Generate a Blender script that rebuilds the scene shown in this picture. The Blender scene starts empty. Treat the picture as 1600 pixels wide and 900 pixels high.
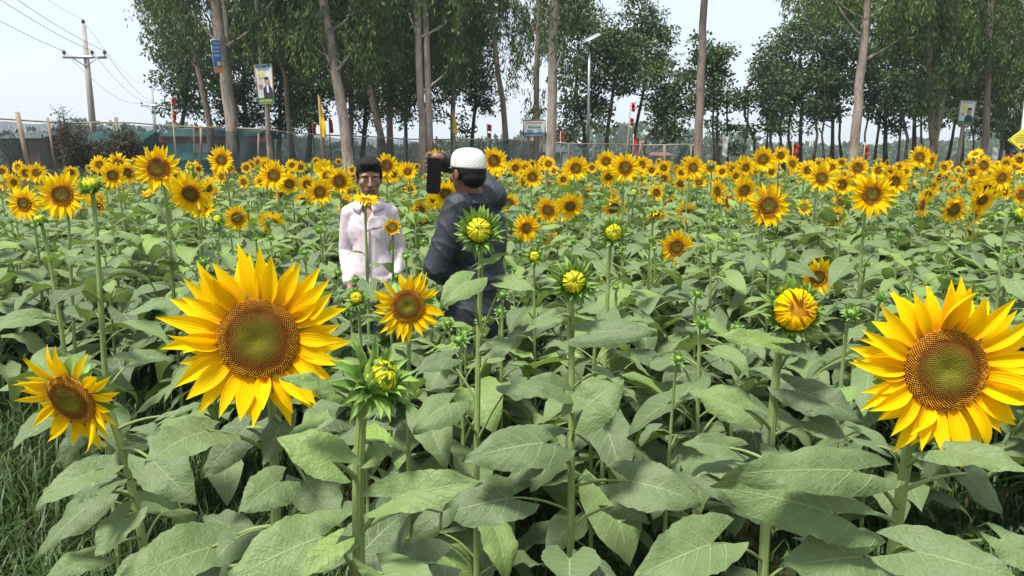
import bpy, math, random
import numpy as np
from mathutils import Vector, Matrix, Quaternion

rng = np.random.default_rng(11)
random.seed(11)
scene = bpy.context.scene
COL = scene.collection
PI = math.pi
R = math.radians

# ------------------------------------------------------------------ camera, sky, sun, exposure
FPX, CX, CY, HZ, EYE = 1164.0, 800.0, 450.0, 250.0, 1.65
PITCH = math.atan((CY - HZ) / FPX)
cam_d = bpy.data.cameras.new('camera')
cam = bpy.data.objects.new('camera', cam_d)
COL.objects.link(cam)
cam.location = (0, 0, EYE)
cam.rotation_euler = (PI / 2 - PITCH, 0, 0)
cam_d.sensor_width = 36
cam_d.lens = 36 * FPX / 1600
cam_d.clip_start = 0.05
cam_d.clip_end = 4000
scene.camera = cam

SUN_EL, SUN_AZ = R(68), R(225)       # azimuth measured clockwise from +Y
w = bpy.data.worlds.new('World')
scene.world = w
w.use_nodes = True
wn, wl = w.node_tree.nodes, w.node_tree.links
bg = wn['Background']
sky = wn.new('ShaderNodeTexSky')
sky.sky_type = 'NISHITA'
sky.sun_disc = False
sky.sun_elevation = SUN_EL
sky.sun_rotation = SUN_AZ
sky.air_density = 1.0
sky.dust_density = 3.0
sky.ozone_density = 1.0
# thin even cloud: the clear sky seen through a pale veil
veil = wn.new('ShaderNodeMixRGB')
veil.inputs[0].default_value = 0.8
veil.inputs[2].default_value = (5.0, 5.5, 6.0, 1)
wl.new(sky.outputs[0], veil.inputs[1])
wl.new(veil.outputs[0], bg.inputs[0])
bg.inputs[1].default_value = 0.092

sd = bpy.data.lights.new('sun', 'SUN')
sd.energy = 3.4
sd.angle = R(8)
sd.color = (1.0, 0.96, 0.9)
sun = bpy.data.objects.new('sun', sd)
COL.objects.link(sun)
sdir = Vector((math.sin(SUN_AZ) * math.cos(SUN_EL), math.cos(SUN_AZ) * math.cos(SUN_EL), math.sin(SUN_EL)))
sun.rotation_euler = sdir.to_track_quat('Z', 'Y').to_euler()
sun.location = (0, 0, 30)

scene.view_settings.view_transform = 'Standard'
scene.view_settings.look = 'None'
scene.view_settings.exposure = 1.12
scene.view_settings.gamma = 1
scene.render.engine = 'CYCLES'
scene.cycles.max_bounces = 8
scene.cycles.diffuse_bounces = 3
scene.cycles.glossy_bounces = 2
scene.cycles.transmission_bounces = 3
scene.cycles.transparent_max_bounces = 8
scene.cycles.volume_bounces = 0
scene.cycles.use_denoising = True
try:
    scene.cycles.denoiser = 'OPENIMAGEDENOISE'
except Exception:
    pass


HAZE = 0.0008

# ------------------------------------------------------------------ camera maths
FWD = Vector((0, math.cos(PITCH), -math.sin(PITCH)))
UPV = Vector((0, math.sin(PITCH), math.cos(PITCH)))


def at(px, py, D):
    """world point seen at photo pixel px, py whose world y is D"""
    d = FWD + Vector((1, 0, 0)) * ((px - CX) / FPX) + UPV * (-(py - CY) / FPX)
    return Vector((0, 0, EYE)) + d * (D / d.y)


def proj(P):
    v = Vector(P) - Vector((0, 0, EYE))
    f = v.dot(FWD)
    return CX + v.x / f * FPX, CY - v.dot(UPV) / f * FPX


def smooth(t):
    t = np.clip(t, 0, 1)
    return t * t * (3 - 2 * t)


LIMX = [-60, -14, -9, -4, 4, 12, 30, 80]
LIMY = [11, 13.5, 17, 21, 24, 26, 27, 28]


def limit(x):
    return np.interp(x, LIMX, LIMY)


def ground_z(x, y):
    return 1.22 * smooth((y - limit(x)) / 4.5)


# ------------------------------------------------------------------ mesh builder
class MB:
    def __init__(s):
        s.V, s.F, s.U, s.Rn, s.n = [], [], [], [], 0

    def add(s, V, F, uv=None, r=0.5, mat=0):
        V = np.asarray(V, float)
        m = len(V)
        s.V.append(V)
        s.U.append(np.zeros((m, 2)) if uv is None else np.asarray(uv, float))
        s.Rn.append(np.full(m, r) if np.isscalar(r) else np.asarray(r, float))
        if not isinstance(F, list):
            F = [F]
        for f in F:
            s.F.append((np.asarray(f, np.int64) + s.n, mat))
        s.n += m

    def addT(s, other, M=None, mats=None, r=None):
        """append another builder, transformed by a Matrix"""
        off = s.n
        for V, U, Q in zip(other.V, other.U, other.Rn):
            if M is not None:
                A = np.array(M)
                V = V @ A[:3, :3].T + A[:3, 3]
            s.V.append(V)
            s.U.append(U)
            s.Rn.append(Q if r is None else np.clip(Q + r, 0, 1))
            s.n += len(V)
        for f, m in other.F:
            s.F.append((f + off, m if mats is None else mats[m]))

    def box(s, c, h, mat=0, M=None, r=0.5):
        c, h = np.array(c, float), np.array(h, float)
        V = np.array([[i, j, k] for i in (-1, 1) for j in (-1, 1) for k in (-1, 1)], float) * h
        if M is not None:
            V = V @ np.array(M)[:3, :3].T
        s.add(V + c, np.array([[0, 1, 3, 2], [4, 6, 7, 5], [0, 4, 5, 1], [2, 3, 7, 6], [0, 2, 6, 4], [1, 5, 7, 3]]), None, r, mat)

    def mesh(s, name, mats, smoothed=True):
        me = bpy.data.meshes.new(name)
        V = np.concatenate(s.V)
        U = np.concatenate(s.U)
        Q = np.concatenate(s.Rn)
        loops = np.concatenate([f.ravel() for f, m in s.F])
        tot = np.concatenate([np.full(len(f), f.shape[1]) for f, m in s.F])
        mi = np.concatenate([np.full(len(f), m) for f, m in s.F])
        start = np.concatenate([[0], np.cumsum(tot)[:-1]])
        me.vertices.add(len(V))
        me.vertices.foreach_set('co', V.ravel().astype(np.float32))
        me.loops.add(len(loops))
        me.loops.foreach_set('vertex_index', loops.astype(np.int32))
        me.polygons.add(len(tot))
        me.polygons.foreach_set('loop_start', start.astype(np.int32))
        me.polygons.foreach_set('loop_total', tot.astype(np.int32))
        me.polygons.foreach_set('material_index', mi.astype(np.int32))
        me.polygons.foreach_set('use_smooth', np.full(len(tot), smoothed))
        uv = me.uv_layers.new(name='UVMap')
        uv.data.foreach_set('uv', U[loops].ravel().astype(np.float32))
        a = me.attributes.new('rnd', 'FLOAT', 'POINT')
        a.data.foreach_set('value', Q.astype(np.float32))
        for m in (mats if isinstance(mats, (list, tuple)) else [mats]):
            me.materials.append(m)
        me.update()
        return me

    def obj(s, name, mats, parent=None, smoothed=True, loc=None):
        return link(name, s.mesh(name, mats, smoothed), parent, loc)


def link(name, data, parent=None, loc=None):
    o = bpy.data.objects.new(name, data)
    COL.objects.link(o)
    if parent is not None:
        o.parent = parent
    if loc is not None:
        o.location = loc
    return o


def tag(o, label=None, cat=None, group=None, kind=None):
    if label: o['label'] = label
    if cat: o['category'] = cat
    if group: o['group'] = group
    if kind: o['kind'] = kind
    return o


def thing(name, label, cat, loc=(0, 0, 0), group=None):
    o = bpy.data.objects.new(name, None)
    o.empty_display_size = 0.1
    COL.objects.link(o)
    o.location = loc
    return tag(o, label, cat, group)


def grid_faces(nu, nv, wrap=False):
    i, j = np.meshgrid(np.arange(nu - 1), np.arange(nv if wrap else nv - 1), indexing='ij')
    i, j = i.ravel(), j.ravel()
    k = (j + 1) % nv
    return np.stack([i * nv + j, i * nv + k, (i + 1) * nv + k, (i + 1) * nv + j], 1)


def tube(mb, pts, rad, sides=6, mat=0, r=0.5, cap=True, v0=0.0):
    P = np.asarray([list(p) for p in pts], float)
    n = len(P)
    rad = np.full(n, rad) if np.isscalar(rad) else np.asarray(rad, float)
    T = np.gradient(P, axis=0)
    T /= np.linalg.norm(T, axis=1)[:, None] + 1e-12
    a = np.array([0, 0, 1.0]) if abs(T[0, 2]) < 0.9 else np.array([1.0, 0, 0])
    N = np.cross(T[0], a); N /= np.linalg.norm(N)
    ang = np.arange(sides) * 2 * PI / sides
    V, U = [], []
    L = 0
    for i in range(n):
        N = N - T[i] * N.dot(T[i]); N /= np.linalg.norm(N) + 1e-12
        B = np.cross(T[i], N)
        V.append(P[i] + rad[i] * (np.cos(ang)[:, None] * N + np.sin(ang)[:, None] * B))
        if i: L += np.linalg.norm(P[i] - P[i - 1])
        U.append(np.stack([ang / (2 * PI), np.full(sides, L + v0)], 1))
    F = [grid_faces(n, sides, True)]
    if cap:
        F.append(np.array([[(n - 1) * sides + k for k in range(sides)]]))
        F.append(np.array([[k for k in range(sides)][::-1]]))
    mb.add(np.concatenate(V), F, np.concatenate(U), r, mat)


def bez(P, n):
    t = np.linspace(0, 1, n)[:, None]
    P = [np.array(list(p), float) for p in P]
    if len(P) == 3:
        return (1 - t) ** 2 * P[0] + 2 * t * (1 - t) * P[1] + t * t * P[2]
    return (1 - t) ** 3 * P[0] + 3 * t * (1 - t) ** 2 * P[1] + 3 * t * t * (1 - t) * P[2] + t ** 3 * P[3]


# ------------------------------------------------------------------ materials
class NT:
    def __init__(s, name):
        s.m = bpy.data.materials.new(name)
        s.m.use_nodes = True
        s.n, s.l = s.m.node_tree.nodes, s.m.node_tree.links
        s.out = s.n['Material Output']
        s.p = s.n['Principled BSDF']

    def node(s, t, **kw):
        x = s.n.new(t)
        for k, v in kw.items(): setattr(x, k, v)
        return x

    def put(s, sock, v):
        if v is None: return
        if hasattr(v, 'is_linked') or hasattr(v, 'links'):
            s.l.new(v, sock)
        else:
            if isinstance(v, (tuple, list)) and len(v) == 3 and len(sock.default_value) == 4: v = (*v, 1)
            sock.default_value = v

    def math(s, op, a, b=None, c=None, clamp=False):
        x = s.node('ShaderNodeMath', operation=op, use_clamp=clamp)
        for k, v in enumerate((a, b, c)): s.put(x.inputs[k], v)
        return x.outputs[0]

    def mix(s, f, a, b, mode='MIX'):
        x = s.node('ShaderNodeMixRGB', blend_type=mode)
        s.put(x.inputs[0], f); s.put(x.inputs[1], a); s.put(x.inputs[2], b)
        return x.outputs[0]

    def ramp(s, f, stops):
        x = s.node('ShaderNodeValToRGB')
        e = x.color_ramp.elements
        while len(e) < len(stops): e.new(0.5)
        for k, (p, c) in enumerate(stops):
            e[k].position = p
            e[k].color = (*c, 1) if len(c) == 3 else c
        s.put(x.inputs[0], f)
        return x.outputs[0]

    def noise(s, scale, detail=3, vec=None, rough=0.55):
        x = s.node('ShaderNodeTexNoise')
        x.inputs['Scale'].default_value = scale
        x.inputs['Detail'].default_value = detail
        x.inputs['Roughness'].default_value = rough
        if vec is not None: s.l.new(vec, x.inputs['Vector'])
        return x.outputs['Fac']

    def coord(s, k='Object'):
        return s.node('ShaderNodeTexCoord').outputs[k]

    def mapped(s, vec, sc):
        x = s.node('ShaderNodeMapping')
        x.inputs['Scale'].default_value = sc
        s.l.new(vec, x.inputs[0])
        return x.outputs[0]

    def attr(s, n='rnd'):
        return s.node('ShaderNodeAttribute', attribute_name=n).outputs['Fac']

    def orand(s):
        return s.node('ShaderNodeObjectInfo').outputs['Random']

    def uv(s):
        x = s.node('ShaderNodeSeparateXYZ')
        s.l.new(s.coord('UV'), x.inputs[0])
        return x.outputs[0], x.outputs[1]

    def bump(s, h, strength=0.3, dist=0.01):
        x = s.node('ShaderNodeBump')
        x.inputs['Strength'].default_value = strength
        x.inputs['Distance'].default_value = dist
        s.l.new(h, x.inputs['Height'])
        s.l.new(x.outputs[0], s.p.inputs['Normal'])
        return x.outputs[0]

    def set(s, col=None, rough=0.6, spec=0.5, metal=0.0):
        s.put(s.p.inputs['Base Color'], col)
        s.put(s.p.inputs['Roughness'], rough)
        s.p.inputs['Specular IOR Level'].default_value = spec
        s.p.inputs['Metallic'].default_value = metal
        return s

    def translucent(s, f, col, nrm=None):
        t = s.node('ShaderNodeBsdfTranslucent')
        s.put(t.inputs[0], col)
        if nrm is not None: s.l.new(nrm, t.inputs[1])
        mx = s.node('ShaderNodeMixShader')
        mx.inputs[0].default_value = f
        s.l.new(s.p.outputs[0], mx.inputs[1])
        s.l.new(t.outputs[0], mx.inputs[2])
        s.l.new(mx.outputs[0], s.out.inputs[0])


def simple(name, col, rough=0.6, spec=0.4, metal=0.0, var=0.25, scale=6.0, bump=0.15, stretch=(1, 1, 1)):
    t = NT(name)
    v = t.mapped(t.coord(), stretch)
    n = t.noise(scale, 4, v)
    c2 = tuple(max(0, c * (1 - var)) for c in col)
    c3 = tuple(min(1, c * (1 + var)) for c in col)
    t.set(t.ramp(n, [(0.3, c2), (0.7, c3)]), rough, spec, metal)
    if bump: t.bump(t.noise(scale * 4, 3, v), bump, 0.01)
    return t.m


def mat_leaf():
    t = NT('sunflower_leaf')
    u, v = t.uv()                       # u along the midrib 0..1, v across 0..1
    rn = t.math('FRACT', t.math('ADD', t.attr(), t.math('MULTIPLY', t.orand(), 0.3)))
    a = t.math('ABSOLUTE', t.math('SUBTRACT', t.math('MULTIPLY', v, 2.0), 1.0))
    mid = t.math('SUBTRACT', 1.0, t.math('SMOOTH_MIN', t.math('MULTIPLY', a, 22.0), 1.0, 0.1), clamp=True)
    q = t.math('SUBTRACT', t.math('MULTIPLY', u, 6.0), t.math('MULTIPLY', t.math('POWER', a, 0.8), 2.1))
    q = t.math('ADD', q, 0.92)
    fr = t.math('ABSOLUTE', t.math('SUBTRACT', t.math('FRACT', q), 0.5))     # 0.5 on the vein
    side = t.math('SUBTRACT', 1.0, t.math('MULTIPLY', t.math('SUBTRACT', 0.5, fr), t.math('ADD', 10.0, t.math('MULTIPLY', a, 22.0))), clamp=True)
    vein = t.math('MAXIMUM', mid, t.math('MULTIPLY', side, 0.9), clamp=True)
    c0 = t.coord()
    fine = t.node('ShaderNodeTexVoronoi', feature='DISTANCE_TO_EDGE')
    fine.inputs['Scale'].default_value = 90
    t.l.new(c0, fine.inputs['Vector'])
    big = t.noise(9, 3, c0)
    base = t.ramp(rn, [(0.0, (0.042, 0.068, 0.030)), (0.30, (0.095, 0.140, 0.060)), (0.55, (0.140, 0.205, 0.076)), (0.8, (0.180, 0.280, 0.062)), (1.0, (0.22, 0.36, 0.05))])
    base = t.mix(t.math('MULTIPLY', t.math('SUBTRACT', big, 0.35), 0.9, clamp=True), base, (0.165, 0.218, 0.105))
    # a few yellowed and browned spots
    sp = t.math('GREATER_THAN', t.noise(26, 2, c0), 0.735)
    base = t.mix(t.math('MULTIPLY', sp, 0.5), base, (0.16, 0.13, 0.04))
    col = t.mix(t.math('MULTIPLY', vein, 0.62), base, (0.36, 0.44, 0.21))
    t.set(col, 0.55, 0.35)
    h = t.math('SUBTRACT', t.math('MULTIPLY', fine.outputs['Distance'], 0.35), t.math('MULTIPLY', vein, 0.3))
    h = t.math('ADD', h, t.math('MULTIPLY', big, 1.0))
    h = t.math('ADD', h, t.math('MULTIPLY', t.noise(42, 3, c0, 0.7), 1.3))
    b = t.bump(h, 0.75, 0.005)
    t.translucent(0.25, t.mix(0.5, col, (0.26, 0.40, 0.04)), b)
    return t.m


def mat_petal():
    t = NT('sunflower_petal')
    u, v = t.uv()
    rn = t.math('FRACT', t.math('ADD', t.attr(), t.orand()))
    c = t.ramp(u, [(0.0, (0.88, 0.36, 0.001)), (0.28, (0.97, 0.60, 0.001)), (1.0, (0.98, 0.70, 0.002))])
    c = t.mix(t.math('MULTIPLY', rn, 0.35), c, (0.93, 0.58, 0.002))
    st = t.math('SINE', t.math('MULTIPLY', v, 34.0))
    st2 = t.math('SINE', t.math('MULTIPLY', v, 83.0))
    c = t.mix(t.math('MULTIPLY', t.math('ADD', st, 1.0), 0.06), c, (0.80, 0.42, 0.0))
    t.set(c, 0.7, 0.08)
    b = t.bump(t.math('ADD', st, t.math('MULTIPLY', st2, 0.4)), 0.3, 0.0012)
    t.translucent(0.35, t.mix(0.3, c, (1.0, 0.68, 0.0)), b)
    return t.m


def mat_disc():
    t = NT('sunflower_disc')
    u, v = t.uv()
    x = t.math('SUBTRACT', u, 0.5); y = t.math('SUBTRACT', v, 0.5)
    r = t.math('MULTIPLY', t.math('SQRT', t.math('ADD', t.math('MULTIPLY', x, x), t.math('MULTIPLY', y, y))), 2.0)
    r = t.math('ADD', r, t.math('MULTIPLY', t.math('SUBTRACT', t.noise(5, 2, t.coord('UV')), 0.5), 0.14))
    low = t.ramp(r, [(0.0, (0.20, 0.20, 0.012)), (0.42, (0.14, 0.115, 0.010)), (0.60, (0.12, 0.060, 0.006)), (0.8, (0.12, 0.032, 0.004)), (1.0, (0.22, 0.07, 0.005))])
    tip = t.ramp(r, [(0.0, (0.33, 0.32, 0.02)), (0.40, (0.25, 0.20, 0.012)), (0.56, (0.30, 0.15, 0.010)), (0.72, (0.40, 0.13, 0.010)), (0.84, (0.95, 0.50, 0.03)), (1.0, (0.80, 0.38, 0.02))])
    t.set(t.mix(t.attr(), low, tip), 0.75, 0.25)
    return t.m


def mat_green(name, a, b, tr=0.2):
    t = NT(name)
    rn = t.math('FRACT', t.math('ADD', t.attr(), t.orand()))
    n = t.noise(30, 3, t.coord())
    c = t.mix(rn, a, b)
    c = t.mix(t.math('MULTIPLY', n, 0.35), c, tuple(x * 1.5 for x in b))
    t.set(c, 0.5, 0.4)
    bb = t.bump(t.noise(160, 2, t.coord()), 0.3, 0.003)
    if tr: t.translucent(tr, c, bb)
    return t.m


def mat_stem():
    t = NT('sunflower_stem')
    u, v = t.uv()
    s = t.math('SINE', t.math('MULTIPLY', u, 2 * PI * 9))
    n = t.noise(14, 3, t.coord())
    c = t.ramp(n, [(0.3, (0.15, 0.22, 0.055)), (0.7, (0.25, 0.33, 0.10))])
    c = t.mix(t.math('MULTIPLY', t.math('ADD', s, 1.0), 0.16), c, (0.34, 0.41, 0.17))
    t.set(c, 0.5, 0.4)
    t.bump(t.math('ADD', s, n), 0.4, 0.002)
    return t.m


def mat_foliage(name, a, b, c3, tr=0.25):
    t = NT(name)
    n = t.noise(0.55, 2, t.coord())
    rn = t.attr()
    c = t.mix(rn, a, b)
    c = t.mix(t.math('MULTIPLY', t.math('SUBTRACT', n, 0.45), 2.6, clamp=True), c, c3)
    t.set(c, 0.55, 0.35)
    t.translucent(tr, c)
    return t.m


def mat_bark(name, pale, mid, dark, warm):
    t = NT(name)
    v = t.mapped(t.coord(), (3.2, 3.2, 0.7))
    n1 = t.noise(1.6, 5, v, 0.65)
    n2 = t.noise(7, 4, t.mapped(t.coord(), (2.5, 2.5, 0.35)), 0.7)
    c = t.ramp(n1, [(0.30, dark), (0.42, mid), (0.55, pale), (0.68, mid), (0.8, warm)])
    c = t.mix(t.math('MULTIPLY', t.math('GREATER_THAN', n2, 0.60), 0.55), c, dark)
    t.set(c, 0.85, 0.2)
    t.bump(t.math('ADD', n1, n2), 0.8, 0.05)
    return t.m


def mat_soil():
    t = NT('soil_and_weeds')
    c = t.coord('Generated')
    o = t.coord('Object')
    n = t.noise(0.9, 5, o)
    f = t.noise(14, 5, o, 0.7)
    a = t.ramp(f, [(0.3, (0.045, 0.026, 0.014)), (0.7, (0.11, 0.066, 0.036))])
    g = t.ramp(f, [(0.3, (0.018, 0.034, 0.008)), (0.7, (0.05, 0.085, 0.02))])
    k = t.math('MULTIPLY', t.math('SUBTRACT', n, 0.42), 8, clamp=True)
    t.set(t.mix(k, a, g), 0.95, 0.1)
    t.bump(f, 0.9, 0.08)
    return t.m


def mat_cloth(name, col, rough, var=0.12, weave=900, sheen=0.0, spec=0.3):
    t = NT(name)
    o = t.coord()
    n = t.noise(5, 4, o)
    c = t.ramp(n, [(0.3, tuple(x * (1 - var) for x in col)), (0.7, tuple(min(1, x * (1 + var)) for x in col))])
    t.set(c, rough, spec)
    if sheen: t.p.inputs['Sheen Weight'].default_value = sheen
    h = t.math('ADD', t.noise(16, 4, t.mapped(o, (1, 1, 0.45))), t.math('MULTIPLY', t.noise(weave, 1, o), 0.08))
    t.bump(h, 0.55, 0.02)
    return t.m


M_LEAF, M_PETAL, M_DISC, M_STEM = mat_leaf(), mat_petal(), mat_disc(), mat_stem()
M_BRACT = mat_green('sunflower_bract', (0.10, 0.20, 0.035), (0.22, 0.36, 0.07))
M_YOUNG = mat_green('young_petal', (0.40, 0.50, 0.02), (0.86, 0.72, 0.01), 0.25)
M_BUDCORE = mat_green('bud_core', (0.22, 0.30, 0.02), (0.34, 0.42, 0.03), 0)
M_GRASS = mat_green('grass_blade', (0.014, 0.036, 0.007), (0.048, 0.098, 0.018), 0.15)
M_SOIL = mat_soil()
M_EUC = mat_foliage('gum_foliage', (0.040, 0.075, 0.016), (0.095, 0.150, 0.032), (0.120, 0.180, 0.034))
M_DARK = mat_foliage('dark_foliage', (0.022, 0.052, 0.014), (0.055, 0.100, 0.028), (0.075, 0.125, 0.032))
M_MIDG = mat_foliage('mid_foliage', (0.034, 0.072, 0.020), (0.080, 0.135, 0.038), (0.10, 0.17, 0.04))
M_BARKP = mat_bark('pale_bark', (0.37, 0.31, 0.26), (0.25, 0.19, 0.15), (0.12, 0.085, 0.065), (0.30, 0.19, 0.13))
M_BARKM = mat_bark('grey_brown_bark', (0.27, 0.21, 0.17), (0.20, 0.145, 0.11), (0.08, 0.055, 0.04), (0.20, 0.11, 0.07))
M_BARKD = mat_bark('dark_bark', (0.11, 0.09, 0.07), (0.08, 0.06, 0.045), (0.035, 0.026, 0.02), (0.09, 0.06, 0.04))
M_WOOD = simple('weathered_pole', (0.25, 0.19, 0.14), 0.85, 0.2, 0, 0.35, 3, 0.4, (3, 3, 0.5))
M_CONC = simple('pole_concrete', (0.34, 0.31, 0.28), 0.85, 0.2, 0, 0.15, 2)
M_METAL = simple('galvanised_metal', (0.42, 0.43, 0.44), 0.45, 0.5, 0.6, 0.1, 4)
M_DKMET = simple('dark_insulator', (0.05, 0.045, 0.045), 0.4, 0.5)
M_WIRE = simple('wire', (0.12, 0.12, 0.13), 0.6, 0.3, 0, 0.05, 3, 0)
M_BAMBOO = simple('bamboo', (0.40, 0.33, 0.22), 0.6, 0.3, 0, 0.25, 5, 0.2)
M_RED = simple('red_cloth', (0.34, 0.03, 0.025), 0.8, 0.2, 0, 0.2, 4)
M_YEL = simple('yellow_cloth', (0.85, 0.55, 0.02), 0.75, 0.2, 0, 0.15, 4)
M_TWIG = simple('dry_twig', (0.13, 0.095, 0.07), 0.9, 0.1, 0, 0.3, 9, 0)
M_DRYLF = simple('dry_leaf', (0.075, 0.068, 0.045), 0.9, 0.1, 0, 0.4, 6, 0)
M_WHITE = simple('white_paint', (0.78, 0.78, 0.76), 0.6, 0.3, 0, 0.06, 5)
M_BLACKP = simple('black_print', (0.03, 0.03, 0.035), 0.6, 0.3, 0, 0.1, 5, 0)


# ------------------------------------------------------------------ leaves
def leaf(mb, B, X, N, L, wr=0.86, droop=0.7, fold=0.25, res=(14, 7), r=0.5, seed=0, mat=0):
    """heart shaped, toothed leaf blade: base B, direction X, upper side N"""
    g = random.Random(seed)
    X = Vector(X).normalized()
    N = Vector(N)
    N = (N - X * N.dot(X)).normalized()
    Y = N.cross(X)
    nu, nv = res
    u = np.linspace(0, 1, nu) ** (1.25 if nu > 6 else 1)
    v = np.linspace(-1, 1, nv)
    th = droop * (u - 0.25) * 1.0
    du = np.diff(u)
    cx = np.concatenate([[0], np.cumsum(np.cos(th[:-1]) * du)])
    cz = np.concatenate([[0], np.cumsum(-np.sin(th[:-1]) * du)])
    hw = 0.5 * wr * 1.68 * ((1 - u) ** 0.95) * ((u + 0.012) ** 0.36) * (1 - 0.10 * np.exp(-((u - 0.82) / 0.12) ** 2))
    if nu > 9:
        teeth = 1 + 0.085 * (((u * (9.0 + 3 * g.random()) + g.random()) % 1.0) - 0.5) * (u > 0.02) + 0.03 * np.sin(u * 17 + g.uniform(0, 6))
        hw = hw * teeth
    UU, VV = np.meshgrid(u, v, indexing='ij')
    H = hw[:, None]
    asym = 1 + 0.10 * g.uniform(-1, 1) * VV
    lat = VV * H * asym
    back = 0.36 * np.abs(VV) ** 1.1 * (1 - UU) ** 6 + 0.05 * np.abs(VV) * (1 - UU)
    th2 = th[:, None] + 0 * VV
    along = cx[:, None] - back * np.cos(th2)
    up = cz[:, None] + back * np.sin(th2)
    ph = g.uniform(0, 6.28)
    amp = g.uniform(0.6, 1.7)
    sgn = np.where(VV > 0, g.uniform(0.3, 1.2), g.uniform(-1.2, 1.0))
    rip = amp * (0.034 * np.sin(UU * 10 + ph + sgn * 2.2) * np.abs(VV) ** 1.4 + 0.020 * np.sin(UU * 21 + ph * 2 + sgn) * np.abs(VV) ** 2.5)
    q6 = UU * 6 - np.abs(VV) ** 0.8 * 2.1 + 0.92
    rip = rip + 0.010 * np.cos(2 * PI * q6) * np.abs(VV) * (1 - np.abs(VV)) * 4 * (nu > 9) * (1 - UU)
    edge = -0.16 * g.uniform(0.0, 1.3) * np.abs(VV) ** 3 * H * 2
    up = up + fold * np.abs(lat) + rip + edge + 0.05 * g.uniform(-1, 1) * VV * UU
    V = (np.array(B)[None, None] + L * (along[..., None] * np.array(X) + lat[..., None] * np.array(Y) + up[..., None] * np.array(N))).reshape(-1, 3)
    F = grid_faces(nu, nv)
    uv = np.stack([UU, VV * 0.5 + 0.5], -1).reshape(-1, 2)
    mb.add(V, F, uv, r, mat)


def petiole(mb, S, B, rise=0.3, rad=0.0035, mat=1, seg=6, sides=5):
    S, B = Vector(S), Vector(B)
    d = (B - S).length
    C = (S + B) / 2 + Vector((0, 0, rise * d))
    tube(mb, bez([S, C, B], seg), np.linspace(rad * 1.35, rad * 0.8, seg), sides, mat, cap=False)


# ------------------------------------------------------------------ flower heads (outer radius 1, facing +Z)
def ray(mb, az, r0, ln, wd, phi0, phi1, nu, nv, curl=0.5, side=0.0, z0=0.0, mat=0, r=0.5, pw=0.9, tipf=1.0):
    s = np.linspace(0, 1, nu)
    phi = phi0 + phi1 * s
    rr = r0 + ln * np.concatenate([[0], np.cumsum(np.cos((phi[:-1] + phi[1:]) / 2))]) / (nu - 1)
    zz = z0 + ln * np.concatenate([[0], np.cumsum(np.sin((phi[:-1] + phi[1:]) / 2))]) / (nu - 1)
    prof = np.sin(PI * (0.13 + 0.87 * s)) ** pw * (1 - 0.45 * s ** 3 * tipf)
    v = np.linspace(-1, 1, nv)
    S, VV = np.meshgrid(s, v, indexing='ij')
    half = (wd / 2 * prof)[:, None]
    lat = VV * half + side * ln * S ** 2
    lift = curl * half * VV ** 2
    rad = rr[:, None] - np.sin(phi)[:, None] * lift
    z = zz[:, None] + np.cos(phi)[:, None] * lift
    c, sn = math.cos(az), math.sin(az)
    V = np.stack([rad * c - lat * sn, rad * sn + lat * c, z], -1).reshape(-1, 3)
    mb.add(V, grid_faces(nu, nv), np.stack([S, VV * 0.5 + 0.5], -1).reshape(-1, 2), r, mat)


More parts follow.
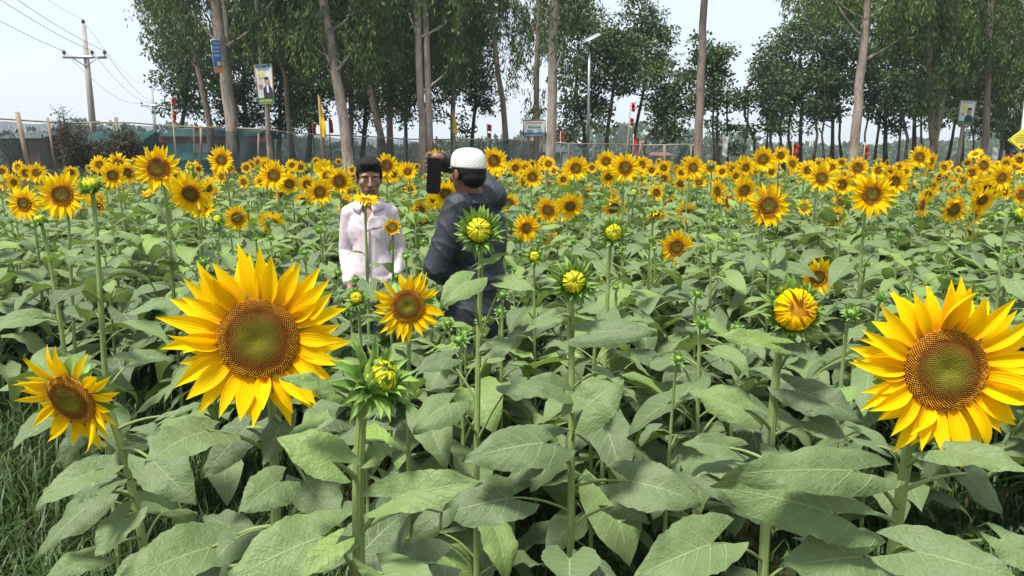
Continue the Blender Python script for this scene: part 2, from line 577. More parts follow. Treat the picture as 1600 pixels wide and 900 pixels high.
def disc_mb(rd, nflor, rings=7, seg=28, seed=0, green=1.0):
    mb = MB()
    rr = np.linspace(0, 1, rings)[1:]
    a = np.arange(seg) * 2 * PI / seg

    def zf(q):
        return rd * (0.20 * (1 - q ** 2) - 0.15 * np.exp(-(q / 0.28) ** 2) + 0.02)
    V = [[0, 0, float(zf(0))]]
    for q in rr:
        for t in a: V.append([rd * q * math.cos(t), rd * q * math.sin(t), float(zf(q))])
    V = np.array(V)
    F3 = np.array([[0, 1 + k, 1 + (k + 1) % seg] for k in range(seg)])
    F4 = np.array([[1 + i * seg + k, 1 + (i + 1) * seg + k, 1 + (i + 1) * seg + (k + 1) % seg, 1 + i * seg + (k + 1) % seg] for i in range(rings - 2) for k in range(seg)])
    uv = V[:, :2] / rd * 0.5 + 0.5
    mb.add(V, [F3, F4], uv, 0.15, 0)
    # rim down to the receptacle
    ring = V[-seg:]
    low = ring.copy(); low[:, 2] -= rd * 0.25
    mb.add(np.concatenate([ring, low]), grid_faces(2, seg, True)[:, ::-1], np.concatenate([uv[-seg:]] * 2), 0.2, 0)
    # spiral of florets
    g = np.random.default_rng(seed)
    k = np.arange(1, nflor + 1)
    q = np.sqrt(k / (nflor + 0.5))
    th = k * 2.399963
    sz = rd * math.sqrt(PI / nflor) * 0.52
    x, y = rd * q * np.cos(th), rd * q * np.sin(th)
    z = zf(q)
    grow = 0.55 + 1.3 * smooth((q - 0.62) / 0.25) - 0.5 * smooth((q - 0.93) / 0.07)
    h = sz * (0.9 + 1.5 * grow) * g.uniform(0.75, 1.25, nflor)
    wv = sz * np.where(q > 0.66, 0.72, 0.9)
    pts, uvs, rs = [], [], []
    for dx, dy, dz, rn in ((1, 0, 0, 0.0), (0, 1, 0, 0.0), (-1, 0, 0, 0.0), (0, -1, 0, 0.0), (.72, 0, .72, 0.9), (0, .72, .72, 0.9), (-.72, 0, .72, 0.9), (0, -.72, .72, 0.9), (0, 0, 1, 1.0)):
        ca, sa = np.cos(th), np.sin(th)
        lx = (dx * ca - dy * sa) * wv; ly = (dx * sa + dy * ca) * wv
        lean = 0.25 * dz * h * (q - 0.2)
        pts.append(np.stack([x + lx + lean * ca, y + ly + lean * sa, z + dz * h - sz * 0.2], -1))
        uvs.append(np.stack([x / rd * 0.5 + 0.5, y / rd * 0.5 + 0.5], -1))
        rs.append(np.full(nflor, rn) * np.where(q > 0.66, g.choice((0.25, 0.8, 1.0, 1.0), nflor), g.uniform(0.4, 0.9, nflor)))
    V = np.stack(pts, 1).reshape(-1, 3)
    b = (np.arange(nflor) * 9)[:, None]
    F4 = np.concatenate([b + np.array([[i, (i + 1) % 4, 4 + (i + 1) % 4, 4 + i]]) for i in range(4)])
    F3 = np.concatenate([b + np.array([[4 + i, 4 + (i + 1) % 4, 8]]) for i in range(4)])
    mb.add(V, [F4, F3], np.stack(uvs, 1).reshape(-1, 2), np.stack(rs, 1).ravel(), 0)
    return mb


def back_mb(rd, nb, ln, res, seed, spread=(-0.3, 0.9), rings=2, depth=0.30, wd=0.22):
    """green receptacle cup with bracts"""
    g = random.Random(seed)
    mb = MB()
    q = np.array([0.16, 0.55, 0.9, 1.03, 1.0]) * rd
    z = np.array([-depth * 1.25, -depth, -depth * 0.6, -0.12 * rd, 0.0])
    seg = 20
    a = np.arange(seg) * 2 * PI / seg
    V = np.concatenate([np.stack([q[i] * np.cos(a), q[i] * np.sin(a), np.full(seg, z[i])], -1) for i in range(5)])
    mb.add(V, [grid_faces(5, seg, True), np.array([list(range(seg))[::-1]])], None, 0.4, 0)
    for k in range(rings):
        n = nb
        for i in range(n):
            az = 2 * PI * (i + 0.5 * k) / n + g.uniform(-.12, .12)
            f = k / max(1, rings - 1) if rings > 1 else 0
            ray(mb, az, rd * (0.98 - 0.12 * k), ln * g.uniform(0.8, 1.15), wd * g.uniform(0.85, 1.15), spread[0] + (spread[1] - spread[0]) * (1 - f) + g.uniform(-.2, .2), -0.5 * g.uniform(0, 2.0), res[0], res[1], 0.6,
                g.uniform(-.12, .12), -depth * (0.25 + 0.28 * k), 0, g.random(), 0.9, 1.8)
    return mb


def petals_mb(rd, n, layers, res, seed, ragged=0.10, cup=0.3, wd=0.19, back=-0.5, gap=0.0):
    g = random.Random(seed)
    mb = MB()
    for k in range(layers):
        for i in range(n):
            if g.random() < gap: continue
            az = 2 * PI * (i + k / layers) / n + g.uniform(-.09, .09)
            ln = (1 - rd * 0.92) * g.uniform(1 - ragged, 1 + ragged) * (1 - 0.04 * k)
            odd = g.random() < 0.16
            ray(mb, az, rd * 0.94, ln, wd * g.uniform(0.8, 1.15), cup - 0.18 * k + g.uniform(-.16, .16) + (0.3 if odd else 0), back + g.uniform(-.3, .45) + (g.choice((-.9, .9)) if odd else 0), res[0], res[1],
                g.uniform(0.1, 0.55) + (0.6 if odd else 0), g.uniform(-.2, .2) + (g.choice((-.2, .2)) if odd else 0), -0.012 - 0.02 * k, 0, g.random())
    return mb


def budpet_mb(rd, n, res, seed, open_=0.0, reach=0.62):
    """young rays curled in over the bud"""
    g = random.Random(seed)
    mb = MB()
    for i in range(n):
        az = 2 * PI * i / n + g.uniform(-.07, .07)
        ln = rd * (1.05 + reach * g.uniform(0.6, 1.1))
        ray(mb, az, rd * 0.93, ln, rd * 0.22 * g.uniform(0.6, 1.15), 1.1 + g.uniform(-.1, .15) - open_, 2.1 + g.uniform(-.2, .3) - open_ * 0.6, res[0], res[1], -0.5, g.uniform(-.15, .15), -0.05, 0, g.random(), 0.6)
    return mb


def budcore_mb(rd, seed):
    mb = MB()
    seg, rings = 20, 6
    a = np.arange(seg) * 2 * PI / seg
    V = []
    for i in range(rings):
        t = i / (rings - 1) * PI / 2 * 0.98
        V.append(np.stack([rd * 0.9 * math.cos(t) * np.cos(a), rd * 0.9 * math.cos(t) * np.sin(a), np.full(seg, rd * 0.42 * math.sin(t))], -1))
    mb.add(np.concatenate(V), [grid_faces(rings, seg, True), np.array([[(rings - 1) * seg + k for k in range(seg)]])], None, 0.4, 0)
    return mb


def bud_back(rd, seed, res, ls=1.0, up=0.0):
    """cup wrapped in many rings of pointed bracts, the inner ones closing over the rim"""
    g = random.Random(seed)
    mb = back_mb(rd, 1, 0.1, (3, 3), seed, rings=1, depth=0.42)
    spec = [(14, 1.02, 0.36, 1.95, 0.35, 0.02), (15, 1.06, 0.44, 1.60, -0.5, -0.06), (16, 1.04, 0.50, 1.15, -0.7, -0.14), (15, 0.96, 0.54, 0.70, -0.6, -0.23), (13, 0.82, 0.56, 0.30, -0.5, -0.33)]
    for n, q, ln, phi, ph1, z in spec:
        for i in range(n):
            az = 2 * PI * i / n + g.uniform(-.2, .2)
            ray(mb, az, rd * q, ls * ln * g.uniform(0.7, 1.2), 0.21 * g.uniform(0.8, 1.2), phi + up + g.uniform(-.3, .3), ph1 * g.uniform(0, 2.2), res[0], res[1], 0.7, g.uniform(-.2, .2), z, 0, g.random(), 0.8, 2.0)
    return mb


HEADS = {}


def head_meshes(kind, var):
    """three shared meshes: green back, rays, centre"""
    key = (kind, var)
    if key in HEADS: return HEADS[key]
    s = hash(var) % 97 + var * 7
    if kind == 'hero':
        rd = 0.445
        q = (back_mb(rd, 13, 0.34, (7, 3), s, (-0.75, -0.35), 2, 0.16), petals_mb(rd, 20, 3, (12, 5), s, 0.16, 0.36, 0.185, -0.4), disc_mb(rd, 1350, 12, 64, s))
        mats = (M_BRACT, M_PETAL, M_DISC)
    elif kind == 'ragged':
        rd = 0.47
        q = (back_mb(rd, 12, 0.36, (7, 3), s, (-0.75, -0.2), 2, 0.18), petals_mb(rd, 17, 2, (12, 5), s, 0.22, 0.25, 0.165, -0.2, 0.05), disc_mb(rd, 1100, 12, 64, s))
        mats = (M_BRACT, M_PETAL, M_DISC)
    elif kind == 'bloom':
        rd = 0.38 + 0.03 * (var % 4)
        q = (back_mb(rd, 11, 0.34, (4, 3), s, (-0.8, -0.5), 1, 0.16), petals_mb(rd, 17, 2, (6, 3), s, 0.13 + 0.03 * (var % 3), 0.35 + 0.1 * (var % 3), 0.2, -0.6 + 0.15 * (var % 4)), disc_mb(rd, 170, 5, 22, s))
        mats = (M_BRACT, M_PETAL, M_DISC)
    elif kind == 'cup':          # rays folded forward, half withered
        rd = 0.5
        q = (back_mb(rd, 12, 0.4, (4, 3), s, (0.1, 0.9), 2, 0.2), petals_mb(rd, 14, 2, (6, 3), s, 0.3, 1.15, 0.19, -0.5, 0.1), disc_mb(rd, 170, 5, 22, s))
        mats = (M_BRACT, M_PETAL, M_DISC)
    elif kind in ('bud', 'budlow'):
        rd = 0.43 if var else 0.34
        hi = kind == 'bud'
        q = (bud_back(rd, s, (9, 3) if hi else (5, 3), 1.1 if var else 1.25), budpet_mb(rd * 0.96, 44 if hi else 20, (9, 3) if hi else (5, 2), s), budcore_mb(rd, s))
        mats = (M_BRACT, M_YOUNG, M_BUDCORE)
    elif kind == 'openbud':      # bud with orange rays closing over a dark centre
        rd = 0.60
        q = (bud_back(rd, s, (9, 3), 0.8), budpet_mb(rd * 0.98, 46, (10, 3), s, 0.0, 0.05), budcore_mb(rd * 0.98, s))
        mats = (M_BRACT, M_PETAL, M_DISC)
    else:                        # tiny green star of an unopened plant
        rd = 0.4
        q = (back_mb(rd, 9, 0.62, (4, 3), s, (0.2, 1.5), 3, 0.4, 0.26), budpet_mb(rd, 8, (3, 2), s, 0.0, 0.2), budcore_mb(rd, s))
        mats = (M_BRACT, M_BRACT, M_BRACT)
    HEADS[key] = (q, tuple(m.mesh('head_part', mt) for m, mt in zip(q, mats)))
    return HEADS[key]


def align(n, roll):
    """matrix turning +Z to n"""
    return (Vector(n).normalized().to_track_quat('Z', 'Y') @ Quaternion((0, 0, 1), roll)).to_matrix().to_4x4()


# ------------------------------------------------------------------ one sunflower
PLANTS = []


def plant(P, nrm, Rh, kind, var=0, base=None, nleaf=12, Lmax=0.21, res=(8, 5), sep=False, leaves=None, srad=0.009, roll=None,
          zlo=0.16, zhi=0.93, petf=1.0, lean=0.05, yellow=0.0, into=None):
    """P head centre, nrm direction it faces, Rh outer radius of the head"""
    P = Vector(P)
    n = Vector(nrm).normalized()
    g = random.Random(int(P.x * 1000) * 31 + int(P.y * 1000) * 7 + int(P.z * 999))
    if base is None:
        base = (P.x + g.uniform(-lean, lean) - n.x * 0.05, P.y - n.y * 0.06 + g.uniform(-lean, lean))
    b = Vector((base[0], base[1], float(ground_z(base[0], base[1]))))
    depth = {'bud': 0.42, 'budlow': 0.42, 'openbud': 0.40, 'star': 0.4}.get(kind, 0.2) * Rh
    E = P - n * depth
    H = E.z - b.z
    hor = Vector((n.x, n.y, 0))
    droopy = max(0.0, 0.75 - n.z)
    c2 = E - n * (0.06 + 0.05 * droopy) + Vector((0, 0, -0.05 if n.z > -0.2 else 0.06))
    c1 = b.lerp(Vector((c2.x, c2.y, b.z)), 0.35) + Vector((g.uniform(-.03, .03), g.uniform(-.03, .03), H * 0.62))
    pts = bez([b, c1, c2, E], 14 if res[0] > 5 else 7)
    if into is None:
        root = thing('sunflower', '', 'sunflower', b)
        off = -np.array(b)
        sm = MB()
    else:
        root, off, sm = None, np.zeros(3), into
    ns = len(pts)
    tube(sm, pts + off, np.linspace(srad * 1.35, srad * 0.8, ns), 9 if res[0] > 9 else (6 if res[0] > 5 else 4), 0 if into is None else 3, cap=False)
    if into is None:
        sm.obj('stem', M_STEM, root)
    lm = MB() if not sep else None
    tt = np.linspace(0, 1, ns)

    def on_stem(z):
        t = np.interp(z, pts[:, 2], tt) if n.z > -0.4 else np.interp(z, pts[:8, 2], tt[:8])
        return Vector([np.interp(t, tt, pts[:, k]) for k in range(3)])

    def put(mb):
        if sep:
            mb.obj('leaf', [M_LEAF, M_STEM], root)
    o = Vector(off)
    az = g.uniform(0, 6.28)
    for i in range(nleaf):
        f = (i + g.uniform(0, .6)) / nleaf
        z = b.z + H * (zlo + (zhi - zlo) * f)
        S = on_stem(z)
        az += 2.4 + g.uniform(-.3, .3)
        size = Lmax * (0.70 + 0.42 * math.sin(PI * min(1, 0.28 + f * 0.68))) * g.uniform(0.8, 1.15) * (1 if f < 0.8 else 0.72)
        d = Vector((math.cos(az), math.sin(az), 0))
        pl = size * g.uniform(0.45, 0.8)
        up = g.uniform(0.25, 0.75)
        B = S + d * pl + Vector((0, 0, pl * up))
        tilt = g.uniform(-0.75, -0.05) if f < 0.85 else g.uniform(-0.3, 0.6)
        X = Vector((d.x, d.y, tilt))
        N = Vector((d.x * -tilt * 0.8 + g.uniform(-.35, .35), d.y * -tilt * 0.8 + g.uniform(-.35, .35), 1.0))
        m = MB() if sep else (lm if into is None else into)
        mats = (0, 1) if into is None else (4, 3)
        petiole(m, S + o, B + o, 0.22, 0.0035 * (size / 0.2) ** 0.5, mats[1], 6 if res[0] > 5 else 3, 5 if res[0] > 5 else 3)
        leaf(m, B + o, X, N, size, g.uniform(0.74, 1.0), g.uniform(0.3, 1.6), g.uniform(0.08, 0.5), res, min(0.69, g.uniform(0.0, 0.50) + (0.18 if f > 0.75 else 0) + yellow), g.randrange(9999), mats[0])
        put(m)
    for lf in (leaves or []):
        S, B, T, N, wr, dr, rr = lf
        m = MB() if sep else lm
        S = on_stem(S)
        petiole(m, S + o, B + o, 0.12, 0.0036)
        leaf(m, B + o, T - B, N, (T - B).length * 1.06, wr, dr, g.uniform(0.12, 0.3), res if res[0] > 12 else (14, 7), rr, g.randrange(9999))
        put(m)
    if into is None and not sep and nleaf:
        lm.obj('leaves', [M_LEAF, M_STEM], root)
    M = Matrix.Translation(P) @ align(n, g.uniform(0, 6.28) if roll is None else roll) @ Matrix.Scale(Rh, 4)
    if into is not None:
        return M
    q, ms = head_meshes(kind, var)
    hd = link('flower_head' if kind not in ('bud', 'budlow', 'star', 'openbud') else 'bud', ms[0], root)
    hd.matrix_local = Matrix.Translation(-b) @ M
    link('petals', ms[1], hd)
    link('disc' if kind not in ('bud', 'budlow', 'star') else 'bud_centre', ms[2], hd)
    PLANTS.append(dict(o=root, P=P.copy(), kind=kind, R=Rh, n=n.copy(), D=P.y))
    return root


# ------------------------------------------------------------------ ground
def build_ground():
    xs = np.unique(np.concatenate([np.linspace(-60, 60, 121), np.array([-3000, -1500, -700, -300, -150, -90, 90, 150, 300, 700, 1500, 3000])]))
    ys = np.unique(np.concatenate([np.linspace(-8, 60, 100), np.array([-400, -100, -30, 70, 85, 100, 150, 250, 500, 1000, 3000])]))
    X, Y = np.meshgrid(xs, ys, indexing='ij')
    Z = ground_z(X, Y)
    Z = np.where(Y > 60, 1.22 * (1 - smooth((Y - 60) / 25)), Z)
    near = (Y < 40) & (np.abs(X) < 40)
    Z = Z + near * (0.03 * np.sin(X * 3.1 + Y) * np.cos(Y * 2.3 - X))
    V = np.stack([X, Y, Z - 0.03], -1).reshape(-1, 3)
    mb = MB()
    mb.add(V, grid_faces(len(xs), len(ys)))
    tag(mb.obj('ground', M_SOIL), kind='structure')


build_ground()


def build_grass():
    n = 52000
    y = 2.3 + 6.5 * rng.random(n) ** 1.3
    x = (rng.random(n) * 1.8 - 0.95) * y
    nz = np.sin(x * 2.3 + 1.3 * np.sin(y * 2.1)) * np.cos(y * 2.9 + x) + 0.5 * np.sin(x * 7 + y * 5)
    left = (x < -0.32 * y)
    keep = (nz > -0.35) | left | (rng.random(n) < 0.25)
    x, y, left = x[keep], y[keep], left[keep]
    n = len(x)
    h = rng.uniform(0.05, 0.15, n) * np.where(left, 1.5, 1.0)
    a = rng.uniform(0, 2 * PI, n)
    b = rng.uniform(0.15, 0.9, n) * h
    wd = rng.uniform(0.002, 0.0045, n) * (1 + 0.15 * y)
    P0 = np.stack([x, y, np.full(n, -0.04)], -1)
    d = np.stack([np.cos(a), np.sin(a), np.zeros(n)], -1)
    s = np.stack([-np.sin(a), np.cos(a), np.zeros(n)], -1) * wd[:, None]
    up = np.array([0, 0, 1.0])
    P1 = P0 + d * (b * 0.25)[:, None] + up * (h * 0.75)[:, None]
    P2 = P0 + d * b[:, None] * 1.1 + up * (h * 1.0)[:, None]
    V = np.stack([P0 - s, P0 + s, P1 + s * .8, P1 - s * .8, P2], 1).reshape(-1, 3)
    k = (np.arange(n) * 5)[:, None]
    r = np.repeat(rng.random(n) * 0.9, 5)
    mb = MB()
    mb.add(V, [k + np.array([[0, 1, 2, 3]]), k + np.array([[3, 2, 4]])], None, r)
    tag(mb.obj('grass', M_GRASS), kind='stuff')
    # low round weeds between the stems
    n = 9000
    y = 2.4 + 6 * rng.random(n); x = (rng.random(n) * 1.7 - 0.85) * y
    keep = np.sin(x * 4 + 2) * np.cos(y * 3.3) > -0.1
    x, y = x[keep], y[keep]; n = len(x)
    mb = MB()
    d = rng.normal(size=(n, 3)); d[:, 2] = np.abs(d[:, 2]) * .5 + .2
    leafquads(mb, np.stack([x, y, rng.uniform(0.0, 0.09, n)], -1), d, rng.uniform(0.03, 0.07, n), 0.45, rng.random(n) * .9)
    tag(mb.obj('weeds', M_GRASS), kind='stuff')


def leafquads(mb, P, d, ln, aspect, r, mat=0):
    n = len(P)
    d = d / (np.linalg.norm(d, axis=1)[:, None] + 1e-9)
    q = rng.normal(size=(n, 3))
    s = np.cross(d, q); s /= np.linalg.norm(s, axis=1)[:, None] + 1e-9
    ln = np.broadcast_to(ln, (n,))[:, None]
    A = P + d * ln * 0.45 + s * ln * aspect * 0.5
    B = P + d * ln
    C = P + d * ln * 0.45 - s * ln * aspect * 0.5
    V = np.stack([P, A, B, C], 1).reshape(-1, 3)
    k = (np.arange(n) * 4)[:, None]
    mb.add(V, k + np.array([[0, 1, 2, 3]]), None, np.repeat(r, 4), mat)


build_grass()


# ------------------------------------------------------------------ trees
def px_m(D):
    return D / FPX


def strands(mb, C, rad, n, length, leaves, lsz, g, up=0.5):
    """weeping gum foliage: hanging strings of narrow leaves"""
    C = np.array(C)
    o = rng.normal(size=(n, 3)) * np.array(rad) * 0.55 + C
    L = length * rng.uniform(0.4, 1.2, n)
    sway = rng.normal(size=(n, 2)) * 0.12
    t = rng.random((n, leaves))
    x = o[:, None, 0] + sway[:, None, 0] * L[:, None] * t + rng.normal(size=t.shape) * 0.06
    y = o[:, None, 1] + sway[:, None, 1] * L[:, None] * t + rng.normal(size=t.shape) * 0.06
    z = o[:, None, 2] + up * L[:, None] - L[:, None] * t
    P = np.stack([x, y, z], -1).reshape(-1, 3)
    m = len(P)
    d = rng.normal(size=(m, 3)) * np.array([.45, .45, .3]) + np.array([0, 0, -1])
    r = np.clip(np.repeat(rng.random(n), leaves) * 0.6 + rng.random(m) * 0.4, 0, 1)
    leafquads(mb, P, d, rng.uniform(0.7, 1.3, m) * lsz, 0.26, r)


def clump(mb, C, rad, n, lsz, g):
    q = rng.normal(size=(n, 3))
    q /= np.linalg.norm(q, axis=1)[:, None]
    q *= (rng.random(n) ** 0.45)[:, None]
    P = q * np.array(rad) + np.array(C)
    d = q + rng.normal(size=(n, 3)) * 0.7 + np.array([0, 0, -0.1])
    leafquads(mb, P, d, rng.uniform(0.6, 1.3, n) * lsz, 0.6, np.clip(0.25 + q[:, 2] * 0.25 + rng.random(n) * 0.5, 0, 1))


def tree(name, label, D, path, w0, w1, bark, fol, blobs, mode='gum', lsz=0.175, dens=1.0, limbs=4, cat='tree', group=None, fork=None, seed=0):
    """path: photo pixels of the trunk from foot to top; blobs: (px, py, rx, ry) in pixels at depth D"""
    g = random.Random(seed or hash(tuple(path)) % 9999)
    pm = px_m(D)
    pts = [at(x, y, D) for x, y in path]
    foot = pts[0].copy()
    gz = float(ground_z(foot.x, D)) - 0.05
    foot.z = gz
    pts[0] = foot
    root = thing(name, label, cat, foot, group)
    o = -foot
    fine = [np.array(pts[0])]
    for a, b in zip(pts[:-1], pts[1:]):
        k = max(2, int((b - a).length / 0.8))
        for i in range(1, k + 1):
            p = a.lerp(b, i / k)
            fine.append(np.array(p) + np.array([g.uniform(-.03, .03), g.uniform(-.05, .05), 0]))
    fine = np.array(fine)
    n = len(fine)
    rr = np.linspace(w0 / 2 * pm, w1 / 2 * pm, n) * 0.82
    rr[0] *= 1.45
    if n > 2: rr[1] *= 1.1
    tm = MB()
    tube(tm, fine + np.array(o), rr, 12)
    if fork:
        for fp, f0, f1 in fork:
            fpts = bez([at(x, y, D) + o for x, y in fp], 8) if len(fp) in (3, 4) else [at(x, y, D) + o for x, y in fp]
            tube(tm, fpts, np.linspace(f0 / 2 * pm, f1 / 2 * pm, len(fpts)), 8)
    cm = MB()
    for (bx, by, rx, ry) in blobs:
        area = rx * ry * PI
        if mode == 'gum':
            k = max(2, int(area / 420 * dens))
        else:
            k = max(2, int(area / 250 * dens))
        bc = at(bx, by, D)
        # a limb towards each mass of foliage
        j = int(np.argmin(np.abs(fine[:, 2] - (bc.z - abs(bc.x - pts[0].x) * 0.6 - 0.3))))
        j = min(max(j, n // 4), n - 1)
        S = Vector(fine[j])
        if limbs and (S - bc).length > 0.5:
            mid = S.lerp(bc, 0.5) + Vector((0, g.uniform(-.4, .4), -0.1 * (S - bc).length))
            tube(tm, bez([S + o, mid + o, bc + o], 7), np.linspace(max(rr[j] * 0.45, 0.03), 0.018, 7), 6)
        for _ in range(k):
            a = g.uniform(0, 2 * PI); q = math.sqrt(g.random())
            cx, cy = bx + rx * q * math.cos(a), by + ry * q * math.sin(a)
            dd = D + g.uniform(-1, 1) * min(rx * pm, 2.6) * math.sqrt(max(0.05, 1 - q * q))
            if mode == 'gum' and g.random() < 0.68: dd = D + g.uniform(0.7, 3.6)
            c = at(cx, cy, dd)
            if limbs and g.random() < (0.25 if mode == 'gum' else 0.5):
                t0 = bc.lerp(S, g.uniform(0, 0.5))
                tube(tm, bez([t0 + o, t0.lerp(c, 0.5) + o + Vector((0, 0, -.15)), c + o], 5), np.linspace(0.03, 0.009, 5), 4, cap=False)
            if mode == 'gum':
                strands(cm, c + o, (0.45, 0.45, 0.4), int(9), g.uniform(0.8, 1.9), 26, lsz, g)
            else:
                s = g.uniform(0.55, 1.15)
                clump(cm, c + o, (0.62 * s, 0.62 * s, 0.36 * s), int(105 * s * s) + 14, lsz, g)
    tm.obj('trunk', bark, root)
    if cm.n: cm.obj('crown', fol, root)
    return root


# the tall gum trees along the bank, crown masses partly above the frame
tree('gum_tree', 'thick pale gum tree with the blue notice tied to its trunk', 26, [(366, 262), (362, 190), (352, 110), (341, 40), (334, -20), (322, -140)], 25, 17, M_BARKP, M_EUC,
     [(300, 20, 60, 30), (400, 40, 60, 50), (300, -60, 90, 50), (390, -110, 100, 60), (310, -160, 80, 50)], fork=[([(356, 70), (352, 20), (347, -60)], 9, 7)])
tree('gum_tree', 'thin dark gum tree bending left behind the blue notice tree', 29, [(334, 262), (327, 190), (312, 110), (294, 50), (272, 0), (250, -60)], 12, 8, M_BARKM, M_EUC,
     [(262, 20, 40, 40), (275, 70, 30, 35), (250, -30, 50, 40), (320, 60, 30, 40), (232, -10, 34, 14)])
tree('gum_tree', 'gum tree whose trunk carries the portrait poster', 25.5, [(424, 262), (420, 205), (416, 150), (408, 90), (402, 30), (396, -80)], 10, 8, M_BARKP, M_EUC,
     [(410, 50, 45, 40), (440, -20, 60, 60), (400, -100, 70, 60)])
tree('gum_tree', 'slim reddish gum tree just right of the portrait poster', 27, [(459, 262), (452, 190), (446, 120), (434, 80), (418, 25), (404, -60)], 10, 7, M_BARKM, M_EUC,
     [(450, 30, 50, 45), (470, 80, 30, 40), (440, -60, 70, 50)])
tree('gum_tree', 'pinkish gum tree leaning left behind the boy', 23, [(548, 270), (540, 225), (531, 150), (519, 80), (509, 20), (500, -60), (496, -160)], 21, 15, M_BARKP, M_EUC,
     [(560, 10, 60, 50), (500, 60, 30, 40), (560, 70, 40, 40), (520, -60, 100, 60), (480, -120, 90, 60)])
tree('gum_tree', 'thin straight gum tree right behind the leaning pinkish trunk', 30, [(549, 255), (548, 180), (545, 100), (541, 20), (540, -80)], 9, 8, M_BARKM, M_EUC,
     [(550, 100, 35, 50), (530, 20, 50, 40), (590, 40, 40, 60), (540, -60, 80, 50)])
tree('gum_tree', 'gum tree leaning left between the boy and the man', 29, [(600, 258), (595, 215), (583, 160), (569, 105), (561, 60), (556, -60)], 14, 10, M_BARKM, M_EUC,
     [(600, 90, 35, 55), (620, 20, 50, 60), (590, -60, 80, 60)])
tree('gum_tree', 'foliage covered gum tree with strands hanging low between the boy and the man', 31, [(610, 258), (608, 180), (606, 100), (605, -60)], 12, 9, M_BARKM, M_EUC,
     [(608, 150, 18, 50), (635, 90, 30, 60), (625, 160, 16, 30), (600, 10, 60, 60), (650, -50, 80, 60)])
tree('gum_tree', 'tall straight gum tree with paired stems behind the phone', 24, [(662, 262), (660, 190), (656, 100), (653, 20), (651, -60), (650, -160)], 14, 12, M_BARKP, M_EUC,
     [(690, 40, 40, 60), (640, 20, 40, 50), (700, 110, 22, 40), (680, -60, 90, 60), (640, -130, 80, 50)], fork=[([(673, 262), (670, 170), (666, 60), (662, -80)], 11, 8)])
tree('gum_tree', 'slim dark gum tree rising straight behind the white capped man', 27, [(708, 262), (708, 190), (707, 110), (705, 30), (706, -80)], 9, 8, M_BARKM, M_EUC,
     [(730, 60, 26, 60), (700, 20, 40, 50), (745, 20, 30, 60), (730, -60, 80, 60)])
tree('gum_tree', 'thin gum tree with weeping strands right of the white cap', 30, [(794, 258), (789, 190), (780, 120), (772, 60), (768, 0), (766, -80)], 11, 8, M_BARKP, M_EUC,
     [(775, 20, 26, 50), (795, 50, 22, 50), (788, 110, 10, 30), (775, -60, 60, 50)], dens=0.8)
tree('gum_tree', 'rusty brown gum tree behind the wide sign board', 29, [(836, 262), (838, 190), (839, 120), (841, 50), (843, -30), (843, -120)], 11, 9, M_BARKM, M_EUC,
     [(822, 30, 18, 50), (815, 95, 10, 40), (850, 20, 26, 50), (832, 150, 8, 40), (820, -60, 60, 50)], dens=0.8)
tree('gum_tree', 'smooth pale grey gum tree just right of the wide sign board', 23, [(858, 270), (860, 220), (863, 120), (867, 30), (870, -60), (874, -160)], 19, 14, M_BARKP, M_EUC,
     [(880, 20, 28, 45), (878, 80, 14, 40), (885, -60, 60, 50), (850, -120, 80, 60)], dens=0.9)
tree('gum_tree', 'bare brown gum trunk standing alone against the sky gap', 24, [(1090, 270), (1093, 200), (1096, 120), (1099, 40), (1102, -60), (1104, -160)], 18, 11, M_BARKM, M_EUC,
     [(1100, -110, 70, 50), (1080, -170, 60, 50)])
tree('gum_tree', 'pale gum tree leaning right in front of the dark grove', 24, [(1333, 268), (1337, 200), (1343, 130), (1350, 60), (1357, 0), (1366, -90), (1370, -160)], 19, 11, M_BARKP, M_EUC,
     [(1380, 10, 50, 30), (1310, 10, 40, 18), (1290, -20, 60, 30), (1400, -50, 90, 60), (1420, 50, 30, 30)])
tree('gum_tree', 'forked gum tree with tan bark left of the hanging green poster', 25, [(1454, 266), (1462, 210), (1474, 140), (1480, 70), (1486, 0), (1490, -90)], 16, 10, M_BARKM, M_EUC,
     [(1480, 60, 45, 55), (1440, 30, 45, 50), (1500, 20, 45, 50), (1470, 130, 28, 40), (1500, 110, 26, 40), (1470, -60, 90, 60)], fork=[([(1460, 240), (1450, 160), (1453, 60), (1448, -60)], 11, 9)])
tree('gum_tree', 'grey gum tree between the green poster and the yellow diamond', 26, [(1536, 266), (1539, 210), (1543, 130), (1547, 50), (1550, -80)], 13, 10, M_BARKM, M_EUC,
     [(1545, 40, 50, 60), (1590, 60, 40, 70), (1570, 130, 30, 40), (1530, 110, 26, 40), (1560, -60, 90, 60), (1610, 130, 30, 50)])

